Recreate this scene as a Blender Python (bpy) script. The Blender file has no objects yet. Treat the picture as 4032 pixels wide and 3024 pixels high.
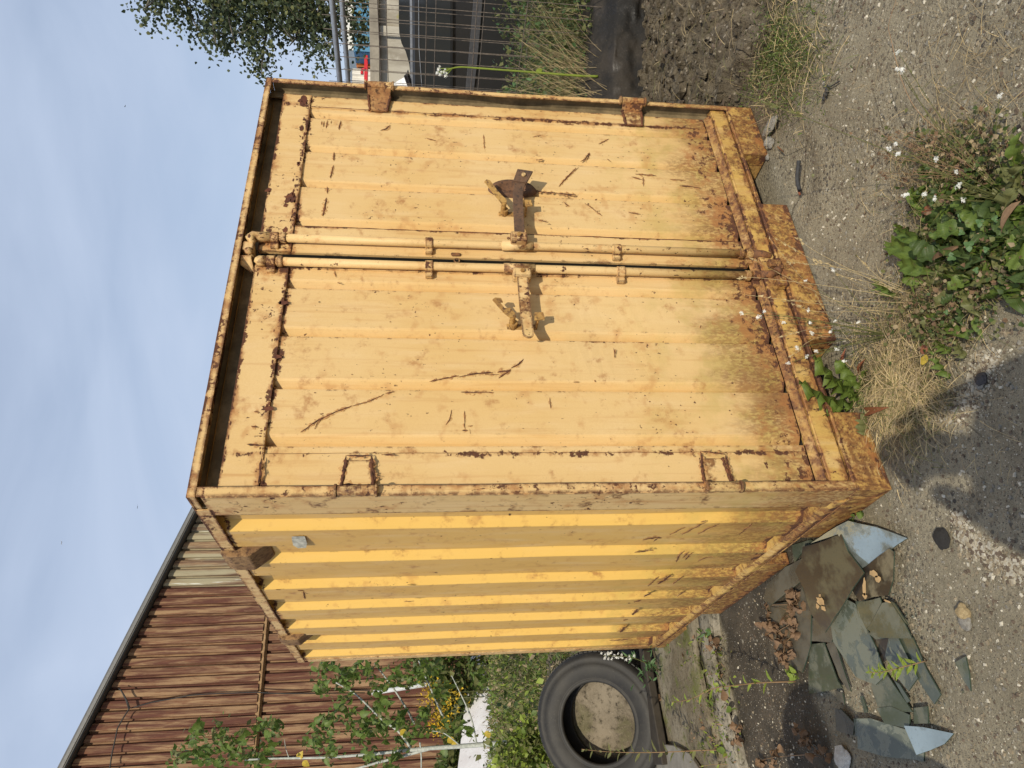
import bpy, bmesh, math, random
from mathutils import Vector, Matrix, noise as mn
random.seed(7)
R = math.radians
scn = bpy.context.scene
col = scn.collection

# ------------------------------------------------------------------ camera
FPX = 2815.0                      # focal length in photo pixels (4032 wide)
CAM = Vector((-0.889, -2.059, 1.586))
yaw, pit, rol = 0.561, -0.1310, 0.009
fwd = Vector((math.sin(yaw)*math.cos(pit), math.cos(yaw)*math.cos(pit), math.sin(pit)))
rt0 = Vector((math.cos(yaw), -math.sin(yaw), 0)); up0 = rt0.cross(fwd)
rt = math.cos(rol)*rt0 + math.sin(rol)*up0
up = -math.sin(rol)*rt0 + math.cos(rol)*up0
cd = bpy.data.cameras.new("camera"); cam = bpy.data.objects.new("camera", cd); col.objects.link(cam)
cd.sensor_fit = 'HORIZONTAL'; cd.sensor_width = 36.0; cd.lens = FPX/4032*36
cd.clip_start = 0.02; cd.clip_end = 3000
m3 = Matrix((-up, rt, -fwd)).transposed()      # the phone was held sideways: image left is up
cam.matrix_world = Matrix.Translation(CAM) @ m3.to_4x4()
scn.camera = cam

# ------------------------------------------------------------------ sun, sky, exposure
SUN_AZ, SUN_EL = R(27), R(35)     # light travels towards (sin az, cos az)
tr = Vector((math.sin(SUN_AZ)*math.cos(SUN_EL), math.cos(SUN_AZ)*math.cos(SUN_EL), -math.sin(SUN_EL)))
sd = bpy.data.lights.new("sun", 'SUN'); sd.energy = 4.0; sd.angle = R(0.6); sd.color = (1.0, 0.905, 0.73)
so = bpy.data.objects.new("sun", sd); col.objects.link(so)
so.rotation_euler = tr.to_track_quat('-Z', 'Y').to_euler()
so.location = (-5, -10, 12)
w = bpy.data.worlds.new("World"); scn.world = w; w.use_nodes = True
nt = w.node_tree; nt.nodes.clear()
def wn(t, **k):
    n = nt.nodes.new(t)
    for a, b in k.items(): setattr(n, a, b)
    return n
wo = wn('ShaderNodeOutputWorld'); bg = wn('ShaderNodeBackground'); sky = wn('ShaderNodeTexSky')
sky.sky_type = 'NISHITA'; sky.sun_disc = False; sky.sun_elevation = SUN_EL; sky.sun_rotation = R(207)
sky.air_density = 1.0; sky.dust_density = 1.2; sky.ozone_density = 1.6; sky.altitude = 50
bg.inputs['Strength'].default_value = 0.11
tc = wn('ShaderNodeTexCoord'); mp = wn('ShaderNodeMapping'); mp.inputs['Scale'].default_value = (1.6, 1.6, 5.0)
mp.inputs['Location'].default_value = (3.1, 1.2, 0.4)
no = wn('ShaderNodeTexNoise'); no.inputs['Scale'].default_value = 1.5; no.inputs['Detail'].default_value = 6; no.inputs['Roughness'].default_value = 0.5
no.inputs['Distortion'].default_value = 0.5
cr = wn('ShaderNodeValToRGB'); cr.color_ramp.elements[0].position = 0.28; cr.color_ramp.elements[1].position = 0.64
cr.color_ramp.elements[0].color = (0.58, 0.58, 0.58, 1); cr.color_ramp.elements[1].color = (0.95, 0.95, 0.95, 1)
mx = wn('ShaderNodeMixRGB'); mx.inputs['Color2'].default_value = (5.15, 6.05, 7.70, 1)
nt.links.new(tc.outputs['Generated'], mp.inputs['Vector']); nt.links.new(mp.outputs[0], no.inputs['Vector'])
nt.links.new(no.outputs['Fac'], cr.inputs['Fac']); nt.links.new(cr.outputs[0], mx.inputs['Fac'])
nt.links.new(sky.outputs[0], mx.inputs['Color1']); nt.links.new(mx.outputs[0], bg.inputs['Color']); nt.links.new(bg.outputs[0], wo.inputs[0])
scn.view_settings.view_transform = 'Standard'; scn.view_settings.look = 'None'
scn.view_settings.exposure = 0.0; scn.view_settings.gamma = 1.0; scn.view_settings.use_curve_mapping = False
scn.cycles.max_bounces = 7; scn.cycles.transparent_max_bounces = 12; scn.cycles.use_denoising = True

# ------------------------------------------------------------------ measuring helpers (photo pixels of the 4032 x 3024 picture)
def ray(px, py): return fwd + rt*((1512-py)/FPX) + up*((2016-px)/FPX)
def dep(px, py, d): return CAM + ray(px, py)*d
def pln(px, py, ax, v):
    r_ = ray(px, py); return CAM + r_*((v-CAM[ax])/r_[ax])
def gnd(px, py, z=0.0): return pln(px, py, 2, z)
def front(px, py, y=0.045): return pln(px, py, 1, y)
def side(px, py, x=0.0): return pln(px, py, 0, x)

# ------------------------------------------------------------------ mesh helpers
class MB:
    def __init__(s): s.v = []; s.f = []
    def add(s, vs, fs):
        b = len(s.v); s.v += [tuple(p) for p in vs]; s.f += [tuple(b+i for i in f) for f in fs]; return s
    def box(s, x0, x1, y0, y1, z0, z1, M=None):
        vs = [Vector(p) for p in ((x0,y0,z0),(x1,y0,z0),(x1,y1,z0),(x0,y1,z0),(x0,y0,z1),(x1,y0,z1),(x1,y1,z1),(x0,y1,z1))]
        if M: vs = [M @ p for p in vs]
        return s.add(vs, [(0,3,2,1),(4,5,6,7),(0,1,5,4),(1,2,6,5),(2,3,7,6),(3,0,4,7)])
    def tube(s, pts, rad, n=8, caps=True):
        pts = [Vector(p) for p in pts]; k = len(pts)
        rs = rad if isinstance(rad, (list, tuple)) else [rad]*k
        vs = []; pn = None
        for i, p in enumerate(pts):
            t = (pts[min(i+1,k-1)] - pts[max(i-1,0)])
            if t.length < 1e-9: t = Vector((0,0,1))
            t.normalize()
            if pn is None: a = t.orthogonal().normalized()
            else:
                a = pn - t*pn.dot(t)
                a = a.normalized() if a.length > 1e-6 else t.orthogonal().normalized()
            pn = a; b = t.cross(a)
            for j in range(n):
                q = 2*math.pi*j/n; vs.append(p + (a*math.cos(q)+b*math.sin(q))*rs[i])
        fs = [(i*n+j, i*n+(j+1)%n, (i+1)*n+(j+1)%n, (i+1)*n+j) for i in range(k-1) for j in range(n)]
        if caps and n > 2: fs += [tuple(range(n-1,-1,-1)), tuple((k-1)*n+j for j in range(n))]
        return s.add(vs, fs)
    def prism(s, poly, ext):                       # poly of points, extruded along vector ext
        n = len(poly); e = Vector(ext); a = [Vector(p) for p in poly]
        return s.add(a + [p+e for p in a], [tuple(range(n-1,-1,-1)), tuple(range(n,2*n))] + [(i,(i+1)%n,n+(i+1)%n,n+i) for i in range(n)])
    def build(s, name, m=None, parent=None, smooth=False, bev=0, recalc=True):
        me = bpy.data.meshes.new(name); me.from_pydata(s.v, [], s.f)
        if recalc or bev:
            bm = bmesh.new(); bm.from_mesh(me)
            bmesh.ops.recalc_face_normals(bm, faces=bm.faces)
            if bev:
                bmesh.ops.bevel(bm, geom=bm.edges[:], offset=bev, segments=1, affect='EDGES', clamp_overlap=True)
            bm.to_mesh(me); bm.free()
        o = bpy.data.objects.new(name, me); col.objects.link(o)
        if m: me.materials.append(m)
        if smooth:
            for p in me.polygons: p.use_smooth = True
        if parent is not None: adopt(o, parent)
        return o
def adopt(o, parent):
    o.parent = parent
    mw = parent_world(parent); o.matrix_parent_inverse = mw.inverted()
def parent_world(p):
    m = p.matrix_basis.copy()
    if p.parent: m = parent_world(p.parent) @ p.matrix_parent_inverse @ m
    return m
def tag(o, label=None, cat=None, group=None, kind=None):
    if label: o['label'] = label
    if cat: o['category'] = cat
    if group: o['group'] = group
    if kind: o['kind'] = kind
    return o
def thing(name, loc, label, cat, group=None):
    o = bpy.data.objects.new(name, None); o.empty_display_size = 0.1; o.location = loc; col.objects.link(o)
    return tag(o, label, cat, group)
def inst(o, M, parent, name=None):                 # a copy sharing mesh data, placed by a world matrix
    c = o.copy(); c.name = name or o.name.split('.')[0]; col.objects.link(c)
    c.parent = parent; c.matrix_parent_inverse = parent_world(parent).inverted() if parent else Matrix()
    c.matrix_basis = M
    return c

# ------------------------------------------------------------------ material helpers
class NT:
    def __init__(s, name):
        s.m = bpy.data.materials.new(name); s.m.use_nodes = True; s.t = s.m.node_tree
        s.b = s.t.nodes['Principled BSDF']; s.out = s.t.nodes['Material Output']
    def n(s, t, **k):
        x = s.t.nodes.new(t)
        for a, b in k.items():
            if a.startswith('i_'):
                key = a[2:].replace('_', ' '); x.inputs[key].default_value = b
            else: setattr(x, a, b)
        return x
    def l(s, a, b): s.t.links.new(a, b)
    def pos(s, scale=(1,1,1), coord='Object'):
        tcn = s.n('ShaderNodeTexCoord'); mpn = s.n('ShaderNodeMapping'); mpn.inputs['Scale'].default_value = scale
        s.l(tcn.outputs[coord], mpn.inputs['Vector']); return mpn.outputs[0]
    def noise(s, vec, scale, detail=5, rough=0.55, dist=0.0):
        x = s.n('ShaderNodeTexNoise'); x.inputs['Scale'].default_value = scale; x.inputs['Detail'].default_value = detail
        x.inputs['Roughness'].default_value = rough; x.inputs['Distortion'].default_value = dist
        s.l(vec, x.inputs['Vector']); return x.outputs['Fac']
    def vor(s, vec, scale, out='Distance', feature='F1', rnd=1.0):
        x = s.n('ShaderNodeTexVoronoi', feature=feature); x.inputs['Scale'].default_value = scale; x.inputs['Randomness'].default_value = rnd
        s.l(vec, x.inputs['Vector']); return x.outputs[out]
    def map(s, v, a, b, c=0.0, d=1.0, smooth=True):
        x = s.n('ShaderNodeMapRange', interpolation_type='SMOOTHSTEP' if smooth else 'LINEAR')
        for i, q in enumerate((a, b, c, d)): x.inputs[i+1].default_value = q
        s.l(v, x.inputs[0]); return x.outputs[0]
    def math(s, op, a, b=None, clamp=False):
        x = s.n('ShaderNodeMath', operation=op, use_clamp=clamp)
        for i, q in enumerate((a, b)):
            if q is None: continue
            if isinstance(q, (int, float)): x.inputs[i].default_value = q
            else: s.l(q, x.inputs[i])
        return x.outputs[0]
    def mix(s, f, a, b, mode='MIX'):
        x = s.n('ShaderNodeMixRGB', blend_type=mode)
        for i, q in enumerate((f, a, b)):
            if isinstance(q, (int, float)): x.inputs[i].default_value = q
            elif isinstance(q, tuple): x.inputs[i].default_value = (*q, 1) if len(q) == 3 else q
            else: s.l(q, x.inputs[i])
        return x.outputs[0]
    def rnd(s): return s.n('ShaderNodeObjectInfo').outputs['Random']
    def bump(s, h, strength=0.5, dist=0.01):
        x = s.n('ShaderNodeBump'); x.inputs['Strength'].default_value = strength; x.inputs['Distance'].default_value = dist
        s.l(h, x.inputs['Height']); s.l(x.outputs[0], s.b.inputs['Normal'])
    def base(s, c):
        if isinstance(c, tuple): s.b.inputs['Base Color'].default_value = (*c, 1)
        else: s.l(c, s.b.inputs['Base Color'])
    def rough(s, r):
        if isinstance(r, (int, float)): s.b.inputs['Roughness'].default_value = r
        else: s.l(r, s.b.inputs['Roughness'])
    def spec(s, v): s.b.inputs['Specular IOR Level'].default_value = v
def simple(name, c, rough=0.6, metal=0.0, var=0.15, sc=30, bump=0.0, spec=0.4):
    a = NT(name); p = a.pos()
    f = a.noise(p, sc, 4); g = a.noise(p, sc*6, 3)
    cc = a.mix(a.map(f, .3, .7), tuple(x*(1-var) for x in c), tuple(min(1, x*(1+var)) for x in c))
    cc = a.mix(a.map(g, .35, .75, 0, var), cc, tuple(x*.5 for x in c))
    a.base(cc); a.rough(rough); a.b.inputs['Metallic'].default_value = metal; a.spec(spec)
    if bump: a.bump(a.noise(p, sc*3, 5), bump, .004)
    return a.m

def paint(name, c1=(.69,.490,.235), c2=(.645,.432,.178), speck=0.30, edge=0.5, streak=0.35, bottom=1.0, heavy=0.0, low=0.0, lines=(), fresh=(), slantc=(.74,.45,.135), slantk=.75):
    a = NT(name); P = a.pos()
    sep = a.n('ShaderNodeSeparateXYZ'); a.l(P, sep.inputs[0]); z = sep.outputs['Z']
    col0 = a.mix(a.map(a.noise(P, 1.7, 4), .3, .7), c1, c2)
    chalk = a.noise(a.pos((6,6,1.2)), 3, 6, .6)
    col0 = a.mix(a.map(chalk, .45, .75, 0, .45), col0, (.72,.535,.30))
    fine = a.noise(P, 260, 2, .6)
    col0 = a.mix(a.map(fine, .3, .8, 0, .22), col0, (.50,.29,.10))
    st = a.noise(a.pos((26,26,1.1)), 1.6, 6, .65, .6)
    col0 = a.mix(a.map(st, .50, .72, 0, streak), col0, (.44,.21,.065))
    if fresh:        # rib slants yellower: less faded paint, plus sunlit contrast put into the colour
        fm = None
        for ax, v, hw in fresh:
            q = a.map(a.math('ABSOLUTE', a.math('SUBTRACT', sep.outputs[ax], v)), hw, hw+.004, 1, 0)
            fm = q if fm is None else a.math('MAXIMUM', fm, q)
        col0 = a.mix(a.math('MULTIPLY', fm, slantk), col0, slantc)
    # specks of rust, gathered in patches
    reg = a.map(a.noise(P, 3.4, 5, .65), .40, .66)
    sp = a.noise(a.pos((1,1,.6)), 90, 4, .6)
    m1 = a.map(a.math('ADD', sp, a.math('MULTIPLY', reg, .05+.10*speck)), .735-.04*speck, .775-.04*speck)
    big = a.noise(P, 21, 6, .62)
    m1b = a.map(a.math('ADD', big, a.math('MULTIPLY', reg, .10*speck)), .715-.04*speck, .74-.04*speck)
    m1 = a.math('MAXIMUM', m1, m1b)
    halo = a.map(a.math('ADD', a.noise(P, 17, 6, .6), a.math('MULTIPLY', reg, .08+.08*speck)), .58, .76, 0, .30+.35*speck)
    # worn edges: rust where two faces meet
    bv = a.n('ShaderNodeBevel', samples=6); bv.inputs['Radius'].default_value = 0.014
    ge = a.n('ShaderNodeNewGeometry')
    dt = a.n('ShaderNodeVectorMath', operation='DOT_PRODUCT'); a.l(bv.outputs[0], dt.inputs[0]); a.l(ge.outputs['Normal'], dt.inputs[1])
    ed = a.map(dt.outputs['Value'], .9990, .90)
    en = a.map(a.noise(P, 26, 7, .7), .58-.16*edge, .66-.14*edge)
    m2 = a.math('MULTIPLY', ed, en)
    # grime and rust climbing from the ground
    gn = a.noise(a.pos((3.2,3.2,1.4)), 2.2, 6, .62)
    lv = a.math('ADD', z, a.math('MULTIPLY', gn, -.60))
    gb = a.map(lv, .27, -.10, 0, bottom)
    dirtn = a.noise(a.pos((1,1,.45)), 95, 6, .70)
    m3 = a.math('MULTIPLY', gb, a.map(dirtn, .40, .56))
    col1 = a.mix(a.math('MULTIPLY', gb, .50), col0, (.30,.175,.05))
    col1 = a.mix(a.math('MULTIPLY', a.map(z, .62, .22, 0, bottom), a.map(a.noise(a.pos((2.4,2.4,1.0)), 2.0, 6, .65), .50, .66, 0, .75)), col1, (.21,.105,.035))
    moss = a.math('MULTIPLY', a.map(lv, .60, .05, 0, bottom*.55), a.map(a.noise(P, 7, 5, .65), .42, .62))
    col1 = a.mix(moss, col1, (.40,.31,.085))
    orange = a.mix(a.map(a.noise(P, 40, 4), .35, .7), (.235,.105,.036), (.130,.058,.027))
    dark = a.mix(a.map(a.noise(P, 120, 4), .35, .7), (.070,.032,.020), (.13,.052,.025))
    col2 = a.mix(halo, col1, (.44,.205,.07))
    col2 = a.mix(a.math('MULTIPLY', m3, .80), col2, orange)
    col2 = a.mix(a.math('MULTIPLY', ed, .55*edge), col2, (.30,.13,.05))
    if heavy:
        hb = a.math('ADD', a.noise(P, 9, 6, .65), a.math('MULTIPLY', a.map(z, .26, .0), low))
        hv = a.math('MULTIPLY', a.map(hb, .64-.30*heavy, .74-.30*heavy), a.map(a.noise(P, 38, 7, .75), .40, .54, .25, 1))
        col2 = a.mix(a.math('MULTIPLY', hv, .92), col2, orange)
        col2 = a.mix(a.math('MULTIPLY', hv, a.map(a.noise(P, 70, 6, .7), .50, .62)), col2, dark)
    if lines:
        lm = None
        for ax, v, wd, am in lines:
            q = a.map(a.math('ABSOLUTE', a.math('SUBTRACT', sep.outputs[ax], v)), 0, wd, am, 0)
            lm = q if lm is None else a.math('MAXIMUM', lm, q)
        ln1 = a.noise(P, 30, 7, .72); lm = a.math('MULTIPLY', lm, a.map(a.noise(P, 2.6, 4, .6), .36, .60, .30, 1.12))
        col2 = a.mix(a.map(a.math('ADD', a.noise(P, 13, 6, .7), a.math('MULTIPLY', lm, .24)), .56, .74, 0, .72), col2, (.34,.145,.05))
        m4 = a.math('MULTIPLY', a.map(a.math('ADD', ln1, a.math('MULTIPLY', lm, .23)), .665, .700), a.map(lm, .12, .3))
        m2 = a.math('MAXIMUM', m2, m4)
    mm = a.math('MAXIMUM', m1, m2)
    col3 = a.mix(mm, col2, dark)
    a.base(col3)
    rmask = a.math('MAXIMUM', mm, a.math('MULTIPLY', m3, .8))
    a.rough(a.map(rmask, 0, 1, .52, .86, False)); a.spec(.30)
    hgt = a.math('ADD', a.math('MULTIPLY', mm, -1.0), a.math('ADD', a.math('MULTIPLY', a.noise(P, 9, 3), .5), a.math('MULTIPLY', fine, .10)))
    a.bump(hgt, .35, .0035)
    return a.m
def rustmat(name, c=(.125,.060,.032), c2=(.26,.115,.045), c3=(.055,.032,.024)):
    a = NT(name); P = a.pos()
    c_ = a.mix(a.map(a.noise(P, 14, 6, .65), .35, .65), c, c2)
    c_ = a.mix(a.map(a.noise(P, 60, 6, .7), .48, .66), c_, c3)
    a.base(c_); a.rough(.82); a.spec(.3); a.bump(a.noise(P, 90, 6, .7), .6, .003); return a.m

M = {}
GR = (.889, .672, .454, .238, 1.846, 1.629, 1.418, 1.204)
DL = [('X', g-.040, .012, .80) for g in GR] + [('Z',.27,.20,.62)] + [('X',.163,.030,.75),('X',1.872,.022,.8),('X',.940,.014,.6),('X',1.150,.016,.75),('X',1.098,.012,.7),('X',.040,.016,.9),('X',1.944,.016,.7),('Z',2.066,.035,.75),('Z',.240,.055,.95)]  # groove lines mix brown speckle with painted contact shade; the others are rust
M['paint'] = paint('faded yellow paint', speck=.35, edge=.25, streak=.34, lines=DL, fresh=[('X', g-.022, .015) for g in GR], slantk=.16)
M['paint_rod'] = paint('yellow rod paint', speck=.8, edge=.3, streak=.5, lines=[('Z',2.13,.09,.9),('Z',1.20,.12,.8),('Z',.20,.20,1.0),('Z',1.548,.03,.6),('Z',.798,.03,.6)])
M['paint_frame'] = paint('chipped yellow paint', speck=.85, edge=1.0, streak=.6, heavy=.30, lines=[('Z',2.262,.022,.95),('Z',2.214,.016,.9),('X',.034,.010,.8),('X',1.966,.010,.8),('X',1.996,.010,.95),('Y',.147,.014,.9),('Y',.0,.014,.55),('Z',2.20,.30,.42),('Z',.25,.35,.40)])
M['paint_side'] = paint('yellow side paint', c1=(.68,.43,.135), c2=(.63,.38,.105), speck=.28, edge=.15, streak=.24, fresh=[('Y', .288+.33*k, .019) for k in range(7)], slantc=(.76,.49,.125), lines=[('Z',.17,.07,.9),('Z',2.21,.03,.7),('Y',.147,.02,.6)])
M['paint_sill'] = paint('rusty yellow sill paint', c1=(.62,.41,.12), c2=(.57,.36,.095), speck=.75, edge=.8, streak=.6, heavy=.42, low=.22, bottom=.20, lines=[('Z',.207,.020,.85),('Z',.128,.030,1.0),('Z',.0,.07,1.05)])
M['paint_band'] = paint('rust spotted yellow paint', speck=.85, edge=.9, streak=.5, lines=[('Z',2.067,.028,.82),('Z',2.188,.024,.85),('X',.163,.02,.9),('X',.04,.02,.8),('X',1.872,.03,.9),('X',.93,.06,.9),('X',1.07,.06,.85)])
M['paint_plate'] = paint('peeling hinge paint', speck=1.0, edge=1.0, streak=.6, heavy=.62, lines=[('X',.035,.022,1.05),('X',1.965,.03,1.1),('X',.136,.014,.9),('X',1.86,.014,.9)])
M['recess_shade'] = simple('painted recess shade', (.19,.145,.08), .8, 0, .35, 14)  # header and post recesses coloured dark brown to deepen their shade
M['rust'] = rustmat('dark brown rust')
M['rust_y'] = rustmat('yellow brown rust', (.30,.16,.05), (.46,.28,.09), (.10,.05,.025))
M['scratch'] = rustmat('scratch rust', (.085,.035,.020), (.17,.065,.028), (.04,.022,.016))
M['dark'] = simple('black rubber seal', (.018,.018,.016), .7)

# ------------------------------------------------------------------ ground
def in_poly(x, y, P_):
    c = False; j = len(P_)-1
    for i in range(len(P_)):
        xi, yi = P_[i]; xj, yj = P_[j]
        if (yi > y) != (yj > y) and x < (xj-xi)*(y-yi)/(yj-yi)+xi: c = not c
        j = i
    return c
def pdist(x, y, P_):
    d = 9e9
    for i in range(len(P_)):
        ax, ay = P_[i]; bx, by = P_[(i+1) % len(P_)]
        dx, dy = bx-ax, by-ay; t = max(0, min(1, ((x-ax)*dx+(y-ay)*dy)/(dx*dx+dy*dy+1e-12)))
        d = min(d, math.hypot(x-ax-t*dx, y-ay-t*dy))
    return -d if in_poly(x, y, P_) else d
def sstep(a, b, x):
    t = max(0, min(1, (x-a)/(b-a))); return t*t*(3-2*t)
WET = [(.10,1.66),(-.1,1.62),(-.31,1.68),(-.49,1.65),(-.80,1.78),(-1.7,1.9),(-1.9,.9),(-.68,.86),(-.53,.90),(-.45,.80),(-.34,.56),(-.10,.50),(.3,.5)]
def gheight(x, y):
    n1 = mn.noise(Vector((x*1.3, y*1.3, 3.1)))*.020 + mn.noise(Vector((x*5, y*5, 1.7)))*.006 + mn.noise(Vector((x*17, y*17, 9.2)))*.0022
    h = n1 - .006
    # the broken lip of concrete in front of the right fork pocket
    d = math.hypot((x-1.50)/.30, (y+.13)/.16)
    h -= .016*sstep(1.0, .5, d)
    h += .008*math.exp(-((d-1.15)/.25)**2)
    ex = max(0-x, x-2.0, 0); ey = max(0-y, y-2.4, 0); dc = math.hypot(ex, ey)
    if dc < .12: h = h*(.15+.85*dc/.12) - .004
    if y > 3: h += .10*sstep(3, 7, y)
    return h
def axis_lines(a, b, step, lo, hi):
    L = []; q = a
    while q <= b+1e-9: L.append(q); q += step
    s_ = step; q = a
    while q > lo: s_ *= 1.28; q -= s_; L.insert(0, max(q, lo))
    s_ = step; q = L[-1]
    while q < hi: s_ *= 1.28; q += s_; L.append(min(q, hi))
    return L
gxs = axis_lines(-1.3, 2.9, .026, -600, 600); gys = axis_lines(-1.5, 3.4, .026, -600, 900)
gv = []; att = []; soil = []
for yy in gys:
    for xx in gxs:
        near = -4 < xx < 8 and -5 < yy < 12
        gv.append((xx, yy, gheight(xx, yy) if near else -.02))
        if near:
            d = pdist(xx, yy, WET) + mn.noise(Vector((xx*9, yy*9, 0)))*.035
            att.append(sstep(.03, -.03, d))
            s1 = sstep(.0, .5, yy-2.95+.4*mn.noise(Vector((xx*2, yy*2, 5))))
            s2 = sstep(1.55, 1.9, xx+.25*mn.noise(Vector((xx*3, yy*3, 8)))-.30*sstep(0,-.9,yy)*0)*sstep(-.62, -.30, yy+.45*(xx-2.0)*.4+.12*mn.noise(Vector((xx*5, yy*5, 2))))
            soil.append(max(s1, s2))
        else: att.append(0); soil.append(1)
nx = len(gxs)
gf = [(j*nx+i, j*nx+i+1, (j+1)*nx+i+1, (j+1)*nx+i) for j in range(len(gys)-1) for i in range(nx-1)]
me = bpy.data.meshes.new('ground'); me.from_pydata(gv, [], gf)
A1 = me.attributes.new('wet', 'FLOAT', 'POINT'); A1.data.foreach_set('value', att)
A2 = me.attributes.new('soil', 'FLOAT', 'POINT'); A2.data.foreach_set('value', soil)
me.polygons.foreach_set('use_smooth', [True]*len(me.polygons))
ground = bpy.data.objects.new('ground', me); col.objects.link(ground); tag(ground, kind='structure')
a = NT('weathered concrete yard'); P = a.pos()
wet = a.n('ShaderNodeAttribute', attribute_name='wet').outputs['Fac']; soi = a.n('ShaderNodeAttribute', attribute_name='soil').outputs['Fac']
big = a.noise(P, 1.4, 5, .6); mid = a.noise(P, 7, 6, .65); fin = a.noise(P, 70, 6, .7); grit = a.noise(P, 330, 3, .7)
c = a.mix(a.map(big, .35, .65), (.220,.196,.136), (.320,.286,.204))
c = a.mix(a.map(mid, .35, .72), c, (.170,.149,.103))
c = a.mix(a.map(fin, .35, .70, 0, .7), c, (.30,.26,.185))
c = a.mix(a.map(grit, .45, .70, 0, .8), c, (.085,.070,.050))
# exposed aggregate: stones of several colours in broken patches
vc = a.vor(P, 62, 'Color'); vd = a.vor(P, 62, 'Distance')
sepc = a.n('ShaderNodeSeparateColor'); a.l(vc, sepc.inputs[0])
agreg = a.map(a.noise(P, 2.3, 5, .7), .42, .62)
stone = a.mix(sepc.outputs[0], (.095,.080,.060), (.33,.29,.21)); stone = a.mix(a.map(sepc.outputs[1], .93, .96), stone, (.45,.42,.34)); stone = a.mix(a.map(sepc.outputs[2], .85, .90), stone, (.060,.055,.05))
smask = a.math('MULTIPLY', a.map(vd, .50, .34), a.math('ADD', a.math('MULTIPLY', agreg, .80), .12))
c = a.mix(smask, c, stone)
vc2 = a.vor(P, 190, 'Color'); vd2 = a.vor(P, 190, 'Distance'); sp2 = a.n('ShaderNodeSeparateColor'); a.l(vc2, sp2.inputs[0])
c = a.mix(a.math('MULTIPLY', a.map(vd2, .42, .25), a.map(sp2.outputs[1], .90, .93)), c, (.50,.46,.38))
c = a.mix(a.math('MULTIPLY', a.map(vd2, .45, .30), a.map(sp2.outputs[0], .84, .88)), c, (.07,.06,.05))
# cracks
ck = a.vor(a.mix(.06, P, a.n('ShaderNodeTexNoise', i_Scale=4.0).outputs['Color']), 1.15, 'Distance', 'DISTANCE_TO_EDGE')
c = a.mix(a.math('MULTIPLY', a.map(ck, .004, .001), a.map(a.noise(P, 1.1, 2), .56, .66, 0, .7)), c, (.06,.05,.036))
# soil
sc_ = a.mix(a.map(fin, .3, .7), (.085,.062,.040), (.20,.155,.105)); sc_ = a.mix(a.map(a.noise(P, 26, 6, .7), .5, .7), sc_, (.045,.035,.024))
c = a.mix(soi, c, sc_)
# oily damp patch
wc = a.mix(a.map(a.noise(P, 5, 6, .7), .42, .62), (.040,.034,.026), (.075,.062,.046))
wc = a.mix(a.map(a.noise(P, 120, 5, .7), .55, .75, 0, .6), wc, (.11,.095,.075))
wc = a.mix(a.math('MULTIPLY', a.map(vd2, .40, .25), a.map(sp2.outputs[1], .93, .95)), wc, (.45,.42,.37))
c = a.mix(a.math('MULTIPLY', wet, .93), c, wc)
a.base(c); a.rough(a.math('SUBTRACT', .92, a.math('MULTIPLY', wet, .28))); a.spec(.25)
h = a.math('ADD', a.math('MULTIPLY', fin, .6), a.math('ADD', a.math('MULTIPLY', grit, .35), a.math('MULTIPLY', smask, .5)))
a.bump(h, .8, .008)
M['ground'] = a.m; me.materials.append(a.m)

# ------------------------------------------------------------------ the container
W_, L_, H_ = 1.996, 2.395, 2.262
box_t = thing('storage_container', (1.0, 1.2, 0), 'small faded yellow steel storage container with rust, double doors and ribbed sides', 'shipping container')
LUG = rustmat('brown rusted lug', (.19,.105,.05), (.33,.20,.09), (.085,.045,.026))
PT, PF, PS, PL, PB, PP = M['paint'], M['paint_frame'], M['paint_side'], M['paint_sill'], M['paint_band'], M['paint_plate']
def strip_z(b, x0, x1, y0, y1, z0, z1, n, fn):     # box cut into n lengths along z, bent by fn(z) -> dx
    vs = []; fs = []
    for i in range(n+1):
        z = z0+(z1-z0)*i/n; dx, dy = fn(z)
        vs += [(x0+dx,y0+dy,z),(x1+dx,y0+dy,z),(x1+dx*.2,y1,z),(x0+dx*.2,y1,z)]
    for i in range(n):
        for j in range(4): fs.append((i*4+j, i*4+(j+1)%4, i*4+4+(j+1)%4, i*4+4+j))
    fs += [(3,2,1,0), (n*4, n*4+1, n*4+2, n*4+3)]
    b.add(vs, fs)
wob = lambda s_, a_: (lambda z: (a_*mn.noise(Vector((z*2.3, s_, 0))), a_*mn.noise(Vector((z*3.1, s_, 4)))*.6))
# front left post
b = MB(); strip_z(b, .002, .034, .000, .005, .125, 2.235, 40, wob(1, .003))
strip_z(b, 0.000, .005, .0055, .146, .125, 2.222, 20, lambda z: (0,0)); b.box(.0055, .03, .055, .060, .13, 2.22)
b.build('corner_post', PF, box_t, bev=.0018)
def dent(z):
    d = -.016*math.exp(-((z-1.17)/.16)**2); q = wob(9, .003)(z); return (q[0]+d, q[1]+d*.4)
b = MB(); strip_z(b, 1.966, 1.995, .000, .005, .125, 2.235, 44, dent)
b.box(1.9905, 1.996, .0055, .146, .125, 2.236)
b.build('corner_post', PF, box_t, bev=.0018)
b = MB(); b.box(1.944, 1.9895, .060, .066, .13, 2.25); b.box(1.9870, 1.9900, .0060, .0595, .13, 2.235); b.build('post_lining', M['recess_shade'], box_t)
for x0, x1 in ((0, .07), (1.926, 1.996)):
    b = MB(); b.box(x0, x1, 2.330, 2.395, .125, 2.20); b.build('corner_post', PF, box_t, bev=.004)
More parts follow.
